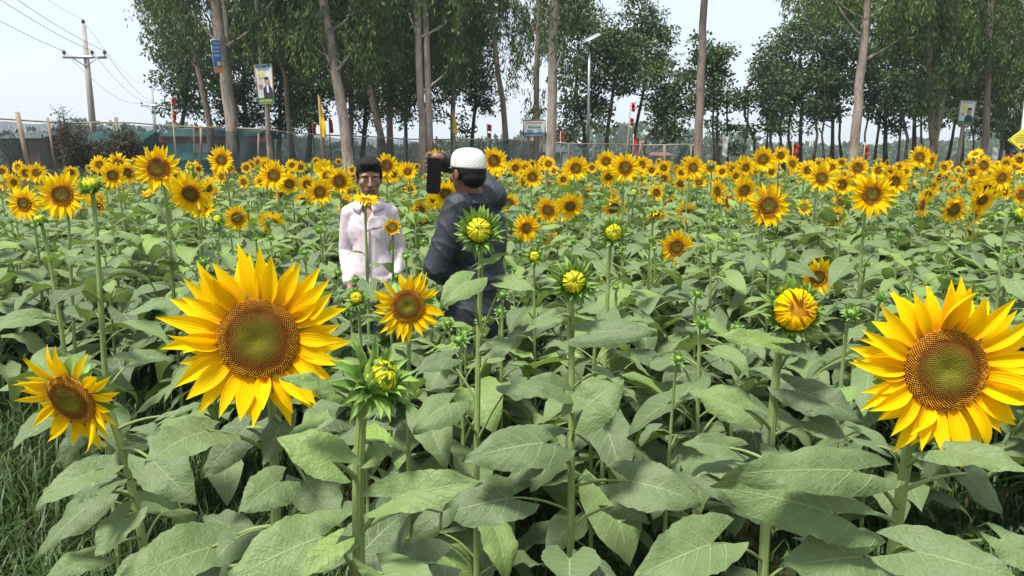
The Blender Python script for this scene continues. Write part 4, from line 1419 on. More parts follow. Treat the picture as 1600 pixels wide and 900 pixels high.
def shed(name, label, x0, x1, ytop, yeave, D, wall, roofc, depth=3.0, extra=None, yaw=0):
    a, b = at(x0, yeave, D), at(x1, yeave, D)
    W = (b.x - a.x)
    c = (a + b) / 2
    gz = float(ground_z(c.x, c.y))
    root = thing(name, label, 'building', (c.x, c.y, gz))
    root.rotation_euler = (0, 0, yaw)
    H = a.z - gz
    rise = at(0, ytop, D).z - a.z
    m = MB()
    m.box((0, depth / 2, H / 2), (W / 2, depth / 2, H / 2))
    m.obj('wall', wall, root, False)
    m = MB()
    e = 0.25
    V = [(-W / 2 - e, -e, H - .04), (W / 2 + e, -e, H - .04), (W / 2 + e, depth + e, H - .04), (-W / 2 - e, depth + e, H - .04), (-W / 2 - e, depth / 2, H + rise), (W / 2 + e, depth / 2, H + rise)]
    V2 = V + [(x, y, z + .05) for x, y, z in V]
    m.add(V2, [np.array([[6, 7, 11, 10], [8, 9, 10, 11], [0, 4, 5, 1], [2, 5, 4, 3], [0, 1, 7, 6], [2, 3, 9, 8]]), np.array([[0, 3, 4], [1, 5, 2], [6, 10, 9], [7, 8, 11]])])
    m.obj('roof', roofc, root, False)
    for k, (fx, fz, fw, fh, colr, nm) in enumerate(extra or []):
        m = MB()
        m.box((fx * W / 2, -0.02 - .008 * k, fz * H), (fw * W / 2, 0.03, fh * H / 2))
        m.obj(nm, paint(colr), root, False)
    return root


TEAL = simple('teal_sheet', (0.02, 0.085, 0.085), 0.6, 0.3, 0, 0.25, 2, 0.2)
TEALR = simple('teal_roof_sheet', (0.055, 0.115, 0.11), 0.6, 0.3, 0.2, 0.15, 1.5, 0.2)
BRICKW = simple('weathered_wall', (0.20, 0.10, 0.08), 0.9, 0.2, 0, 0.3, 2)
shed('market_shed', 'teal walled market shed behind the net left of the thick gum', 262, 392, 200, 213, 31, TEAL, TEALR, 3, [
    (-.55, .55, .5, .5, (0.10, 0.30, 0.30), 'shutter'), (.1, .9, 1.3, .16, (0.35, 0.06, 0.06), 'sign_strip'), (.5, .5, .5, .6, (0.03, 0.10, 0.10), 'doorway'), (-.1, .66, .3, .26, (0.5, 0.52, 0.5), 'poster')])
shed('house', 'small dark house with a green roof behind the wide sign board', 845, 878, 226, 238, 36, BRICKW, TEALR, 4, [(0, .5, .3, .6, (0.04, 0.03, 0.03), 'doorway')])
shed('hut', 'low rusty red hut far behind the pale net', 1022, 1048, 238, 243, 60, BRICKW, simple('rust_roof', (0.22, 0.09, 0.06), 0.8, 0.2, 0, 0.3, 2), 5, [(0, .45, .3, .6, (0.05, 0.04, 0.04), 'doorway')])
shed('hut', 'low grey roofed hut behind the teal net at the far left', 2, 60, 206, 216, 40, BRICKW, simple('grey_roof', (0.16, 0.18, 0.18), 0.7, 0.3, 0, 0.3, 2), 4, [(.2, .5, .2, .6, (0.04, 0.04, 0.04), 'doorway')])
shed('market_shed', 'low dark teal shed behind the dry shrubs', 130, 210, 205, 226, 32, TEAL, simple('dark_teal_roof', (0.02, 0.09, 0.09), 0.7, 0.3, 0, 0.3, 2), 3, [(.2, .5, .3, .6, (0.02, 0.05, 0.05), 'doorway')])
for k, (px, c_, s_) in enumerate(((1120 - 792, None, ''),)):
    pass

# hanging cloth banners between the trunks of the right grove
for px, py, wv, hv, D, cm_, lab in ((1240, 236, 9, 24, 30, M_RED, 'faded red cloth hanging at the left side of the grove'), (1352, 236, 6, 20, 30, M_RED, 'thin red cloth hanging just right of the pale leaning gum'),
                                    (990, 226, 8, 26, 31, M_RED, 'pinkish red cloth hanging in front of the low spreading tree'), (1130, 226, 8, 30, 30, M_WHITE, 'pale tattered cloth in the gap right of the bare brown trunk'),
                                    (1552, 240, 8, 22, 28, M_WHITE, 'white cloth hanging near the yellow diamond'), (1570, 246, 12, 12, 28, M_RED, 'small red cloth low beside the white one')):
    a = at(px, py - hv / 2, D)
    gz = float(ground_z(a.x, a.y))
    rt = thing('hanging_cloth', lab, 'cloth', (a.x, a.y, gz))
    m = MB(); tube(m, [(0, 0.03, -.05), (0, 0.03, a.z - gz + .1)], 0.025, 6); m.obj('pole', M_BAMBOO, rt)
    m = cloth_mb(wv * px_m(D), hv * px_m(D), 8, 10, 0.04, None, px)
    c = m.obj('cloth', cm_, rt); c.location = (0, 0, a.z - gz)


# ------------------------------------------------------------------ people
class Body:
    def __init__(s):
        s.mb = MB()

    def ell(s, c, r, rot=None):
        seg, rings = 20, 12
        V = []
        for i in range(rings + 1):
            t = PI * i / rings
            for j in range(seg):
                p = 2 * PI * j / seg
                V.append((math.sin(t) * math.cos(p) * r[0], math.sin(t) * math.sin(p) * r[1], math.cos(t) * r[2]))
        V = np.array(V)
        if rot is not None:
            V = V @ np.array(rot)[:3, :3].T
        s.mb.add(V + np.array(list(c)), grid_faces(rings + 1, seg, True))

    def limb(s, pts, rad, sides=14):
        pts = [Vector(p) for p in pts]
        tube(s.mb, pts, rad, sides)
        s.ell(pts[0], (rad[0],) * 3)
        s.ell(pts[-1], (rad[-1],) * 3)

    def xform(s, M, k0):
        A = np.array(M)
        for k in range(k0, len(s.mb.V)):
            s.mb.V[k] = s.mb.V[k] @ A[:3, :3].T + A[:3, 3]

    def bake(s, name, mats, parent, vox=0.006, sm=3, fn=None, off=None):
        me = s.mb.mesh(name + '_raw', mats)
        o = bpy.data.objects.new(name + '_raw', me)
        COL.objects.link(o)
        r = o.modifiers.new('r', 'REMESH'); r.mode = 'VOXEL'; r.voxel_size = vox
        if sm:
            k = o.modifiers.new('s', 'SMOOTH'); k.iterations = sm; k.factor = 0.5
        dg = bpy.context.evaluated_depsgraph_get()
        out = bpy.data.meshes.new_from_object(o.evaluated_get(dg))
        bpy.data.objects.remove(o)
        n = len(out.vertices)
        co = np.empty(n * 3, np.float32); out.vertices.foreach_get('co', co); co = co.reshape(-1, 3).astype(float)
        no = np.empty(n * 3, np.float32); out.vertices.foreach_get('normal', no); no = no.reshape(-1, 3)
        if fn is not None: co = fn(co, no)
        if off is not None: co = co + np.array(list(off))
        out.vertices.foreach_set('co', co.ravel().astype(np.float32))
        out.polygons.foreach_set('use_smooth', np.full(len(out.polygons), True))
        out.materials.clear()
        for m in (mats if isinstance(mats, (list, tuple)) else [mats]): out.materials.append(m)
        out.update()
        return link(name, out, parent), co


def head_geo(b, c, yaw, pitch, s=1.0):
    """adds a head (face towards -Y before turning) to Body b; returns its matrix"""
    k0 = len(b.mb.V)
    b.ell((0, 0.012, 0.028), (0.070, 0.092, 0.090))
    b.ell((0, -0.012, -0.030), (0.064, 0.074, 0.072))
    b.ell((0, -0.030, -0.070), (0.045, 0.052, 0.042))
    b.ell((0, -0.068, -0.094), (0.021, 0.018, 0.016))
    for q in (-1, 1):
        b.ell((q * 0.045, -0.050, -0.022), (0.022, 0.024, 0.024))
        b.ell((q * 0.032, -0.074, 0.026), (0.024, 0.014, 0.009))
        b.ell((q * 0.0745, 0.012, -0.010), (0.009, 0.019, 0.031))
        b.ell((q * 0.010, -0.089, -0.034), (0.009, 0.010, 0.008))
    b.limb([(0, -0.078, 0.012), (0, -0.094, -0.012), (0, -0.101, -0.030)], [0.008, 0.009, 0.0115], 10)
    b.ell((0, -0.082, -0.059), (0.025, 0.011, 0.0065))
    b.ell((0, -0.080, -0.070), (0.021, 0.011, 0.0075))
    b.ell((0, -0.070, -0.060), (0.034, 0.018, 0.026))
    M = Matrix.Translation(c) @ Matrix.Rotation(yaw, 4, 'Z') @ Matrix.Rotation(pitch, 4, 'X') @ Matrix.Scale(s, 4)
    b.xform(M, k0)
    return M


M_SKIN = simple('brown_skin', (0.27, 0.145, 0.088), 0.5, 0.4, 0, 0.08, 20, 0.05)
M_SKIND = simple('dark_brown_skin', (0.17, 0.078, 0.046), 0.5, 0.4, 0, 0.08, 20, 0.05)
M_LIP = simple('lip', (0.20, 0.065, 0.050), 0.45, 0.4, 0, 0.05, 20, 0)
M_BROW = simple('eyebrow_hair', (0.012, 0.010, 0.009), 0.8, 0.2, 0, 0.1, 20, 0)
M_HAIR = simple('black_hair', (0.010, 0.009, 0.009), 0.7, 0.25, 0, 0.3, 70, 0.9, (1, 1, 0.25))
M_HAIRM = simple('black_short_hair', (0.009, 0.008, 0.008), 0.6, 0.25, 0, 0.3, 90, 0.6, (1, 1, 0.4))
M_EYEW = simple('eye_white', (0.20, 0.15, 0.13), 0.6, 0.2, 0, 0.02, 9, 0)
M_IRIS = simple('dark_iris', (0.010, 0.007, 0.005), 0.5, 0.3, 0, 0.02, 9, 0)
M_SHIRT = mat_cloth('pink_white_shirt', (0.66, 0.55, 0.60), 0.8, 0.02)
M_KURTA = mat_cloth('dark_slate_kurta', (0.020, 0.023, 0.031), 0.5, 0.12, 900, 0.0, 0.35)
M_JEANS = mat_cloth('blue_jeans', (0.03, 0.05, 0.10), 0.85)
M_TROUS = mat_cloth('black_trousers', (0.012, 0.013, 0.018), 0.8)


def mat_cap():
    t = NT('white_crochet_cap')
    u, v = t.uv()
    a = t.math('MULTIPLY', u, 26.0)
    b = t.math('MULTIPLY', v, 7.0)
    d1 = t.math('ABSOLUTE', t.math('SUBTRACT', t.math('FRACT', t.math('ADD', a, b)), 0.5))
    d2 = t.math('ABSOLUTE', t.math('SUBTRACT', t.math('FRACT', t.math('SUBTRACT', a, b)), 0.5))
    line = t.math('LESS_THAN', t.math('MINIMUM', d1, d2), 0.10)
    dots = t.node('ShaderNodeTexVoronoi'); dots.inputs['Scale'].default_value = 260
    t.l.new(t.coord(), dots.inputs['Vector'])
    band = t.math('MULTIPLY', t.math('GREATER_THAN', v, 0.14), t.math('LESS_THAN', v, 0.62))
    k = t.math('MULTIPLY', line, band)
    hole = t.math('GREATER_THAN', dots.outputs['Distance'], 0.62)
    c = t.mix(t.math('MULTIPLY', k, 0.45), (0.66, 0.66, 0.62), (0.30, 0.30, 0.28))
    c = t.mix(t.math('MULTIPLY', hole, 0.35), c, (0.34, 0.33, 0.31))
    t.set(c, 0.85, 0.2)
    t.bump(t.math('SUBTRACT', t.math('MULTIPLY', dots.outputs['Distance'], -1.0), k), 0.4, 0.002)
    return t.m


def folds(seedv, amp, zf=None):
    def fn(co, no):
        x, y, z = co.T
        w1 = 2.2 * np.sin(x * 9 + z * 4 + seedv) + 1.8 * np.sin(y * 11 - z * 6 + seedv * 2)
        c1 = (1 - np.abs(np.sin(z * 15 + x * 10 + w1))) ** 4
        c2 = (1 - np.abs(np.sin(z * 8 - x * 17 + y * 9 + w1 * 1.4 + 1))) ** 5
        dr = np.sin((x - y) * 34 + 2 * np.sin(z * 3 + seedv)) * np.clip((1.15 - z) * 2.5, 0, 1)
        n = 1.6 * c1 + 1.3 * c2 + 0.8 * dr + 0.6 * np.sin(x * 12 + z * 7 + w1)
        return co + no * (amp * n)[:, None]
    return fn


def boy():
    D = 4.4
    H = at(577, 278, D)                # middle of the head
    fx, fy = H.x - 0.01, D + 0.02
    root = thing('person', 'boy in a pale pink collared shirt with black hair standing among the sunflowers', 'person', (fx, fy, 0))
    off = (-fx, -fy, 0)
    sh = 0.120
    sL, sR = Vector((fx - sh, D + .02, 1.345)), Vector((fx + sh * .98, D + .05, 1.345))
    eL, eR = Vector((fx - sh - .035, D + .05, 1.11)), Vector((fx + sh + .035, D + .10, 1.12))
    hL, hR = Vector((fx - sh + .01, D - .09, 0.93)), Vector((fx + sh + .03, D - .02, 0.95))
    b = Body()
    M = head_geo(b, H, R(14), R(9), 0.94)
    b.limb([H + Vector((0, .02, -.06)), Vector((fx, D + .03, 1.40))], [0.050, 0.060])
    b.ell((fx, D + .03, 1.34), (0.11, 0.05, 0.04))
    b.ell((fx, D + .02, 1.22), (0.115, 0.08, 0.18))
    b.ell((fx, D + .02, 0.98), (0.12, 0.085, 0.14))
    for S, E, W_ in ((sL, eL, hL), (sR, eR, hR)):
        b.limb([S, E], [0.034, 0.031]); b.limb([E, W_], [0.031, 0.024])
        d = (W_ - E).normalized()
        b.ell(W_ + d * .05, (0.024, 0.032, 0.042))
        side = Vector((1, 0, 0)) if S is sL else Vector((-1, 0, 0))
        for k in range(4):
            q = W_ + d * .085 + Vector((0, (k - 1.5) * .019, 0))
            b.limb([q, q + d * (.038 - .004 * abs(k - 1.4)), q + d * .06 + side * .014], [.0085, .008, .007], 8)
        q = W_ + d * .03 + side * .02
        b.limb([q, q + d * .035 + side * .014, q + d * .062 + side * .012], [.010, .009, .008], 8)
    for s in (-1, 1):
        b.limb([(fx + s * .08, D + .03, .88), (fx + s * .09, D, .48), (fx + s * .09, D + .03, .09)], [0.085, 0.055, 0.04])
        b.ell((fx + s * .09, D - .04, .045), (.042, .12, .04))
    o, co = b.bake('body', [M_SKIN, M_LIP, M_BROW], root, 0.0042, 2, None, off)
    me = o.data
    Mi = (Matrix.Translation(Vector(off)) @ M).inverted()
    A = np.array(Mi)
    n = len(me.polygons)
    c = np.empty(n * 3, np.float32); me.polygons.foreach_get('center', c)
    L = c.reshape(-1, 3) @ A[:3, :3].T + A[:3, 3]
    x, y, z = np.abs(L[:, 0]), L[:, 1], L[:, 2]
    mi = np.zeros(n, np.int32)
    mi[(y < -0.075) & (x < 0.026) & (z > -0.078) & (z < -0.053)] = 1
    mi[(y < -0.05) & (x > 0.012) & (x < 0.052) & (z > 0.025 - (x - .02) ** 2 * 4) & (z < 0.0305 - (x - .02) ** 2 * 4)] = 2
    me.polygons.foreach_set('material_index', mi)
    for q in (-1, 1):
        e = MB(); bb = Body(); bb.ell((0, 0, 0), (0.0120, 0.006, 0.0042))
        e.addT(bb.mb, Matrix.Translation(Vector(off)) @ M @ Matrix.Translation((q * .031, -.083, .006)))
        eo = e.obj('eye', M_EYEW, root)
        e = MB(); bb = Body(); bb.ell((0, 0, 0), (0.0058, 0.004, 0.0042))
        e.addT(bb.mb, Matrix.Translation(Vector(off)) @ M @ Matrix.Translation((q * .031 + .001, -.0872, .0045)))
        e.obj('iris', M_IRIS, eo)
    # hair
    h = Body()
    k0 = 0
    h.ell((0, 0.018, 0.060), (0.080, 0.096, 0.072))
    h.ell((0, -0.044, 0.093), (0.060, 0.044, 0.030))
    h.ell((0.0, 0.045, 0.0), (0.074, 0.070, 0.080))
    for q in (-1, 1): h.ell((q * .070, .004, .025), (.012, .03, .034))
    h.xform(M, 0)

    def tuft(co, no):
        x, y, z = co.T
        return co + no * (0.0012 * np.sin(x * 430) * np.sin(y * 390 + z * 150) + 0.0012 * np.sin(z * 310 + x * 250))[:, None]
    h.bake('hair', M_HAIR, root, 0.004, 1, tuft, off)
    # shirt with open collar
    s = Body()
    s.ell((fx, D + .03, 1.330), (0.120, 0.080, 0.055))
    s.ell((fx, D + .02, 1.24), (0.130, 0.10, 0.16))
    s.limb([(fx, D + .02, 1.30), (fx, D + .02, 1.0), (fx, D + .02, .86)], [0.10, 0.105, 0.10])
    s.ell((fx, D + .02, 1.0), (0.134, 0.104, 0.19)); s.ell((fx, D + .02, .93), (0.145, 0.110, 0.12))
    for S, E, W_ in ((sL, eL, hL), (sR, eR, hR)):
        s.limb([S + Vector((0, 0, -.005)), S.lerp(E, .5), E], [0.048, 0.047, 0.042]); s.limb([E, E.lerp(W_, .9)], [0.043, 0.037])
    for S in (sL, sR): s.limb([(fx, D + .035, 1.385), S + Vector((0, 0, -.004))], [.056, .047])

    def neck(co, no):
        co = folds(1.0, 0.0017)(co, no)
        # V opening pressed in below the throat
        x, y, z = co.T
        inside = (y < D + .0) & (z > 1.29) & (np.abs(x - fx) < (z - 1.29) * 0.45)
        co[inside, 1] += 0.05
        return co
    s.bake('shirt', M_SHIRT, root, 0.007, 4, neck, off)
    m = MB()
    for q in (-1, 1):       # collar leaves
        V = []
        for t in np.linspace(0, 1, 10):
            a = -PI / 2 + q * (0.28 + t * 2.7)
            cx_, cy_ = fx + 0.070 * math.cos(a), D + .028 + 0.068 * math.sin(a)
            zt = 1.428 - 0.012 * (1 - t)
            wd = 0.036 + 0.035 * (1 - t) ** 3
            o_ = 1.34
            V.append((cx_, cy_, zt))
            V.append((fx + 0.070 * o_ * math.cos(a) + (q * .012 * (1 - t) ** 3), D + .028 + 0.068 * o_ * math.sin(a) - .012 * (1 - t), zt - wd))
        m.add(np.array(V) + np.array(off), grid_faces(10, 2))
    co_ = m.obj('collar', M_SHIRT, root)
    md = co_.modifiers.new('t', 'SOLIDIFY'); md.thickness = 0.004
    m = MB()
    m.box((fx, D - .089, 1.14), (0.012, 0.003, .14)); m.V[0] = m.V[0] + np.array(off)
    for k in range(4):
        bb = Body(); bb.ell((fx + off[0], D - .094 + off[1], 1.26 - k * .085), (.005, .003, .005)); m.addT(bb.mb)
    m.obj('button_placket', M_SHIRT, root)
    j = Body()
    for q in (-1, 1):
        j.limb([(fx + q * .07, D + .03, .90), (fx + q * .085, D, .5), (fx + q * .088, D + .03, .12)], [0.105, 0.078, 0.066])
    j.ell((fx, D + .03, .9), (.15, .11, .1))
    j.bake('jeans', M_JEANS, root, 0.009, 3, folds(2.0, 0.004), off)


def man():
    H = at(730, 270, 3.70)
    fx, fy = -0.19, 3.74
    root = thing('person', 'man in dark slate kurta and white crocheted cap, seen from behind, filming', 'person', (fx, fy, 0))
    off = (-fx, -fy, 0)
    b = Body()
    M = head_geo(b, H, R(-140), R(2), 1.0)
    sL = at(716, 322, 3.62); sR = at(770, 305, 3.82)
    eL = Vector((-.365, 3.56, 1.14)); hL = Vector((-.25, 3.76, 1.02))
    eR = Vector((-.262, 4.02, 1.615)); hR = Vector((-.395, 3.80, 1.655))
    tc = Vector((-.175, 3.73, 0))
    axis = (Vector((sR.x, sR.y, 0)) - Vector((sL.x, sL.y, 0))).normalized()
    yaw = math.atan2(axis.y, axis.x)
    RT = Matrix.Rotation(yaw, 4, 'Z')
    b.limb([H + Vector((.005, .0, -.05)), Vector((-.19, 3.72, 1.42))], [0.058, 0.068])
    b.ell(tc + Vector((0, 0, 1.36)), (0.14, 0.085, 0.06), RT)
    b.ell(tc + Vector((0, 0, 1.20)), (0.14, 0.10, 0.2), RT)
    b.ell(tc + Vector((0, 0, 0.97)), (0.14, 0.10, 0.16), RT)
    b.limb([sL, eL], [0.05, 0.04]); b.limb([eL, hL], [0.04, 0.027])
    b.ell(hL + Vector((.02, .03, -.04)), (.028, .035, .045))
    for k in range(4):
        q = hL + Vector((.01 + k * .008, .02 + k * .016, -.07))
        b.limb([q, q + Vector((.01, .01, -.035)), q + Vector((.02, .01, -.055))], [.009, .0085, .0075], 8)
    q = hL + Vector((-.005, .035, -.02)); b.limb([q, q + Vector((-.012, .02, -.03)), q + Vector((-.008, .03, -.05))], [.011, .010, .009], 8)
    b.limb([sR, eR], [0.05, 0.042]); b.limb([eR, hR], [0.042, 0.026])
    # raised hand over the top edge of the phone
    ph = at(678, 275, 3.72)
    top = at(678, 249, 3.72)
    palm = hR.lerp(top, 0.55) + Vector((.012, .012, .008))
    b.limb([hR, palm], [0.026, 0.027])
    b.ell(palm, (0.040, 0.028, 0.024))
    tl = at(668, 251, 3.72)
    for k, (dx, dz, ln) in enumerate(((-.030, .012, .050), (-.034, -.002, .058), (-.033, -.017, .056), (-.026, -.031, .044))):
        q = palm + Vector((-.018, -.010, dz))
        kn = q + Vector((dx * .75, -.016, dz * .35 + .004))
        tp = kn + Vector((-.006, -.006, -.022 - k * .001))
        b.limb([q, kn, tp, tp + Vector((.008, .010, -.014))], [.0098, .0088, .0082, .0072], 8)
    q = palm + Vector((.010, -.016, -.012))
    b.limb([q, q + Vector((.006, -.020, -.020)), q + Vector((-.002, -.020, -.043))], [.0115, .010, .0088], 8)
    for s in (-1, 1):
        c = tc + axis * (s * .09)
        b.limb([(c.x, c.y, .88), (c.x, c.y, .48), (c.x, c.y, .09)], [0.068, 0.055, 0.04])
        b.ell((c.x - .03, c.y + .03, .045), (.06, .11, .04))
    b.bake('body', M_SKIND, root, 0.0042, 2, None, off)
    A = Matrix.Translation(Vector(off)) @ M
    h = Body()
    h.ell((0, 0.022, 0.012), (0.0785, 0.090, 0.070))
    h.ell((0, 0.052, -0.020), (0.066, 0.056, 0.056))
    for q in (-1, 1): h.ell((q * .062, -.018, -.004), (.012, .014, .028))
    h.xform(M, 0)
    h.bake('hair', M_HAIRM, root, 0.004, 2, None, off)
    # cap
    m = MB()
    prof = [(0.000, 1.03), (0.006, 1.05), (0.016, 1.04), (0.026, 1.03), (0.045, 1.00), (0.062, 0.94), (0.078, 0.84), (0.089, 0.70), (0.096, 0.50), (0.100, 0.26), (0.101, 0.02)]
    seg = 40
    V, U = [], []
    for i, (z, q) in enumerate(prof):
        for j in range(seg + 1):
            a = 2 * PI * j / seg
            V.append((0.0785 * q * math.cos(a), 0.013 + 0.095 * q * math.sin(a), 0.026 + z * 0.94 + 0.010 * math.sin(a) * (-1) * (1 - i / 10)))
            U.append((j / seg, i / (len(prof) - 1)))
    m.add(V, grid_faces(len(prof), seg + 1), U)
    for k in range(len(m.V)):
        AA = np.array(A); m.V[k] = m.V[k] @ AA[:3, :3].T + AA[:3, 3]
    c = m.obj('cap', mat_cap(), root)
    md = c.modifiers.new('t', 'SOLIDIFY'); md.thickness = 0.003
    # kurta
    s = Body()
    s.ell(tc + Vector((0, 0, 1.345)), (0.185, 0.10, 0.075), RT)
    s.ell(tc + Vector((0, 0, 1.24)), (0.178, 0.13, 0.18), RT)
    s.ell(tc + Vector((0, 0, 1.02)), (0.170, 0.13, 0.22), RT)
    s.ell(tc + Vector((0, 0, .86)), (0.195, 0.145, 0.22), RT)
    s.ell(tc + Vector((0, 0, .66)), (0.19, 0.15, 0.2), RT)
    s.limb([tc + Vector((0, 0, 1.2)), tc + Vector((0, 0, .55)), tc + Vector((0, 0, .5))], [.12, .15, .15])
    s.ell(hL + Vector((.02, .03, -.06)), (.075, .085, .12)); s.ell((-.19, 3.72, 1.435), (.082, .078, .05))
    s.limb([sL, sL.lerp(eL, .5), eL], [0.072, 0.068, 0.064]); s.limb([eL, eL.lerp(hL, .85)], [0.064, 0.050])
    s.limb([sR + Vector((0, 0, -.01)), sR.lerp(eR, .5), eR], [0.074, 0.066, 0.058]); s.limb([eR, eR.lerp(hR, .78)], [0.058, 0.043])
    s.limb([sL.lerp(tc + Vector((0, 0, 1.40)), .1), Vector((-.19, 3.72, 1.425)), sR.lerp(tc + Vector((0, 0, 1.42)), .1)], [.058, .056, .064])
    s.bake('kurta', M_KURTA, root, 0.007, 4, folds(4.0, 0.0036), off)
    m = MB()
    V = []
    for i, (z, q) in enumerate(((0, .088), (.02, .078), (.045, .073), (.046, .069), (.01, .070))):
        for j in range(24):
            a = 2 * PI * j / 24
            V.append((-.192 + q * math.cos(a) + off[0], 3.715 + q * math.sin(a) + off[1], 1.455 + z - .012 * math.cos(a + 1)))
    m.add(V, grid_faces(5, 24, True))
    m.obj('collar', M_KURTA, root)
    t = Body()
    for q in (-1, 1):
        c = tc + axis * (q * .09)
        t.limb([(c.x, c.y, .6), (c.x, c.y, .3), (c.x, c.y, .1)], [0.1, 0.085, 0.07])
    t.bake('trousers', M_TROUS, root, 0.009, 3, None, off)
    # phone
    import bmesh
    bm = bmesh.new()
    bmesh.ops.create_cube(bm, size=1)
    bmesh.ops.scale(bm, vec=(0.072, 0.009, 0.176), verts=bm.verts)
    ed = [e for e in bm.edges if abs((e.verts[0].co - e.verts[1].co).y) > 0.005]
    bmesh.ops.bevel(bm, geom=ed, offset=0.009, segments=4, affect='EDGES')
    me = bpy.data.meshes.new('phone_case'); bm.to_mesh(me); bm.free()
    me.materials.append(simple('phone_black', (0.008, 0.008, 0.009), 0.5, 0.2, 0, 0.05, 5, 0))
    pr = thing('smartphone', 'black smartphone held upright in the raised hand of the man', 'phone', ph)
    pr.rotation_euler = (R(-4), R(2), R(-16))
    link('phone_case', me, pr)
    m = MB()
    m.add([(-.033, -.0052, -.083), (.033, -.0052, -.083), (.033, -.0052, .083), (-.033, -.0052, .083)], np.array([[0, 1, 2, 3]]))
    m.obj('screen', simple('phone_glass', (0.003, 0.003, 0.004), 0.35, 0.15, 0, 0, 5, 0), pr)


boy()
man()

# ------------------------------------------------------------------ sunflowers placed one by one
HL = {}


def lf(stem_py, D, bx, by, bd, tx, ty, td, wr=0.85, dr=0.6, r=0.3, up=1.0, tow=-0.9, sx=0.0):
    """leaf given by the pixels of its base and tip at depths bd and td"""
    sz = at(800, stem_py, D).z
    return (sz, at(bx, by, bd), at(tx, ty, td), Vector((sx, tow, up)), wr, dr, r)


def near(label, px, py, diam, D, kind, n, low, var=0, leaves=(), nleaf=6, Lmax=0.15, srad=0.009, roll=None, res=(26, 11), **kw):
    P = at(px, py, D)
    b = at(low[0], low[1], D)
    o = plant(P, n, diam / 2 * px_m(D), kind, var, (b.x, b.y), nleaf, Lmax, res, True, leaves, srad, roll, **kw)
    HL[len(PLANTS) - 1] = label
    PLANTS[-1]['label'] = label
    return o


near('largest full bloom on the left, orange florets round a green eye', 404, 530, 292, 1.30, 'hero', (0.06, -1, 0.10), (414, 850), 0, [
    lf(735, 1.3, 325, 674, 1.22, 232, 708, 1.10, .95, .7, .33), lf(700, 1.3, 386, 668, 1.42, 316, 742, 1.36, .8, .4, .15), lf(668, 1.3, 440, 660, 1.36, 412, 726, 1.3, .75, .3, .2),
    lf(800, 1.3, 438, 752, 1.22, 380, 792, 1.14, 1.1, .7, .25, 1, -.7, .5), lf(905, 1.3, 505, 838, 1.14, 350, 905, 1.04, .80, .6, .60), lf(870, 1.3, 330, 855, 1.25, 186, 905, 1.12, .80, .5, .3),
    lf(850, 1.3, 372, 835, 1.38, 318, 800, 1.44, .8, .6, .2), lf(700, 1.3, 478, 752, 1.35, 528, 815, 1.28, .95, .6, .22), lf(930, 1.3, 260, 880, 1.3, 150, 940, 1.22, .85, .5, .4)], srad=0.0088)
near('largest full bloom on the right, cut by the frame edge', 1478, 578, 300, 1.20, 'hero', (-0.02, -1, 0.12), (1392, 850), 1, [
    lf(830, 1.2, 1335, 736, 1.16, 1150, 735, 1.10, .44, .35, .33), lf(850, 1.2, 1305, 802, 1.18, 1125, 756, 1.18, .60, .4, .25, 1, -.9, -.2), lf(760, 1.2, 1478, 702, 1.16, 1612, 728, 1.08, .62, .5, .3),
    lf(900, 1.2, 1430, 862, 1.12, 1600, 905, 1.04, .85, .5, .42), lf(800, 1.2, 1510, 740, 1.32, 1570, 805, 1.28, .8, .5, .1), lf(700, 1.2, 1500, 690, 1.35, 1440, 745, 1.34, .7, .5, .1),
    lf(930, 1.2, 1350, 870, 1.2, 1230, 880, 1.14, .8, .5, .4), lf(905, 1.2, 1568, 845, 1.22, 1640, 900, 1.18, .9, .5, .5)], srad=0.0105)
near('ragged bloom hanging over at the lower left edge', 112, 624, 190, 1.70, 'ragged', (-0.22, -0.92, -0.30), (244, 880), 2, [
    lf(770, 1.7, 150, 735, 1.62, 52, 786, 1.52, .7, .8, .25), lf(722, 1.7, 238, 720, 1.64, 300, 782, 1.58, .95, .6, .3), lf(830, 1.7, 198, 808, 1.62, 148, 866, 1.54, 1.0, .5, .25), lf(800, 1.7, 150, 775, 1.56, 205, 740, 1.66, .5, .5, .3),
    lf(690, 1.7, 265, 650, 1.75, 320, 625, 1.8, .35, .4, .3), lf(860, 1.7, 150, 870, 1.6, 70, 900, 1.5, .8, .5, .2), lf(640, 1.7, 130, 665, 1.8, 95, 735, 1.76, .7, .4, .2)], srad=0.0095)
near('fully open bloom with a green centre below the boy', 637, 478, 116, 2.40, 'ragged', (0.05, -1, 0.05), (640, 800), 5, nleaf=9, Lmax=0.17, srad=0.007, res=(16, 7))
near('large spiky green bud tilted right, beside the largest left bloom', 592, 590, 166, 1.15, 'bud', (0.62, -0.32, 0.70), (557, 900), 0, [
    lf(660, 1.15, 523, 612, 1.10, 438, 584, 1.06, .5, .5, .62), lf(760, 1.15, 520, 722, 1.10, 436, 682, 1.10, .95, .5, .6), lf(850, 1.15, 618, 778, 1.12, 745, 750, 1.12, .62, .4, .55), lf(740, 1.15, 562, 716, 1.18, 614, 700, 1.18, .95, .4, .6),
    lf(905, 1.15, 560, 870, 1.25, 640, 790, 1.36, .95, .5, .15), lf(840, 1.15, 690, 800, 1.5, 640, 850, 1.45, .8, .5, .35), lf(920, 1.15, 680, 880, 1.3, 585, 905, 1.22, .9, .5, .2), lf(930, 1.15, 525, 850, 1.05, 470, 900, 1.0, .8, .5, .65),
    lf(700, 1.15, 600, 690, 1.22, 560, 655, 1.3, .4, .4, .65)], srad=0.0105)
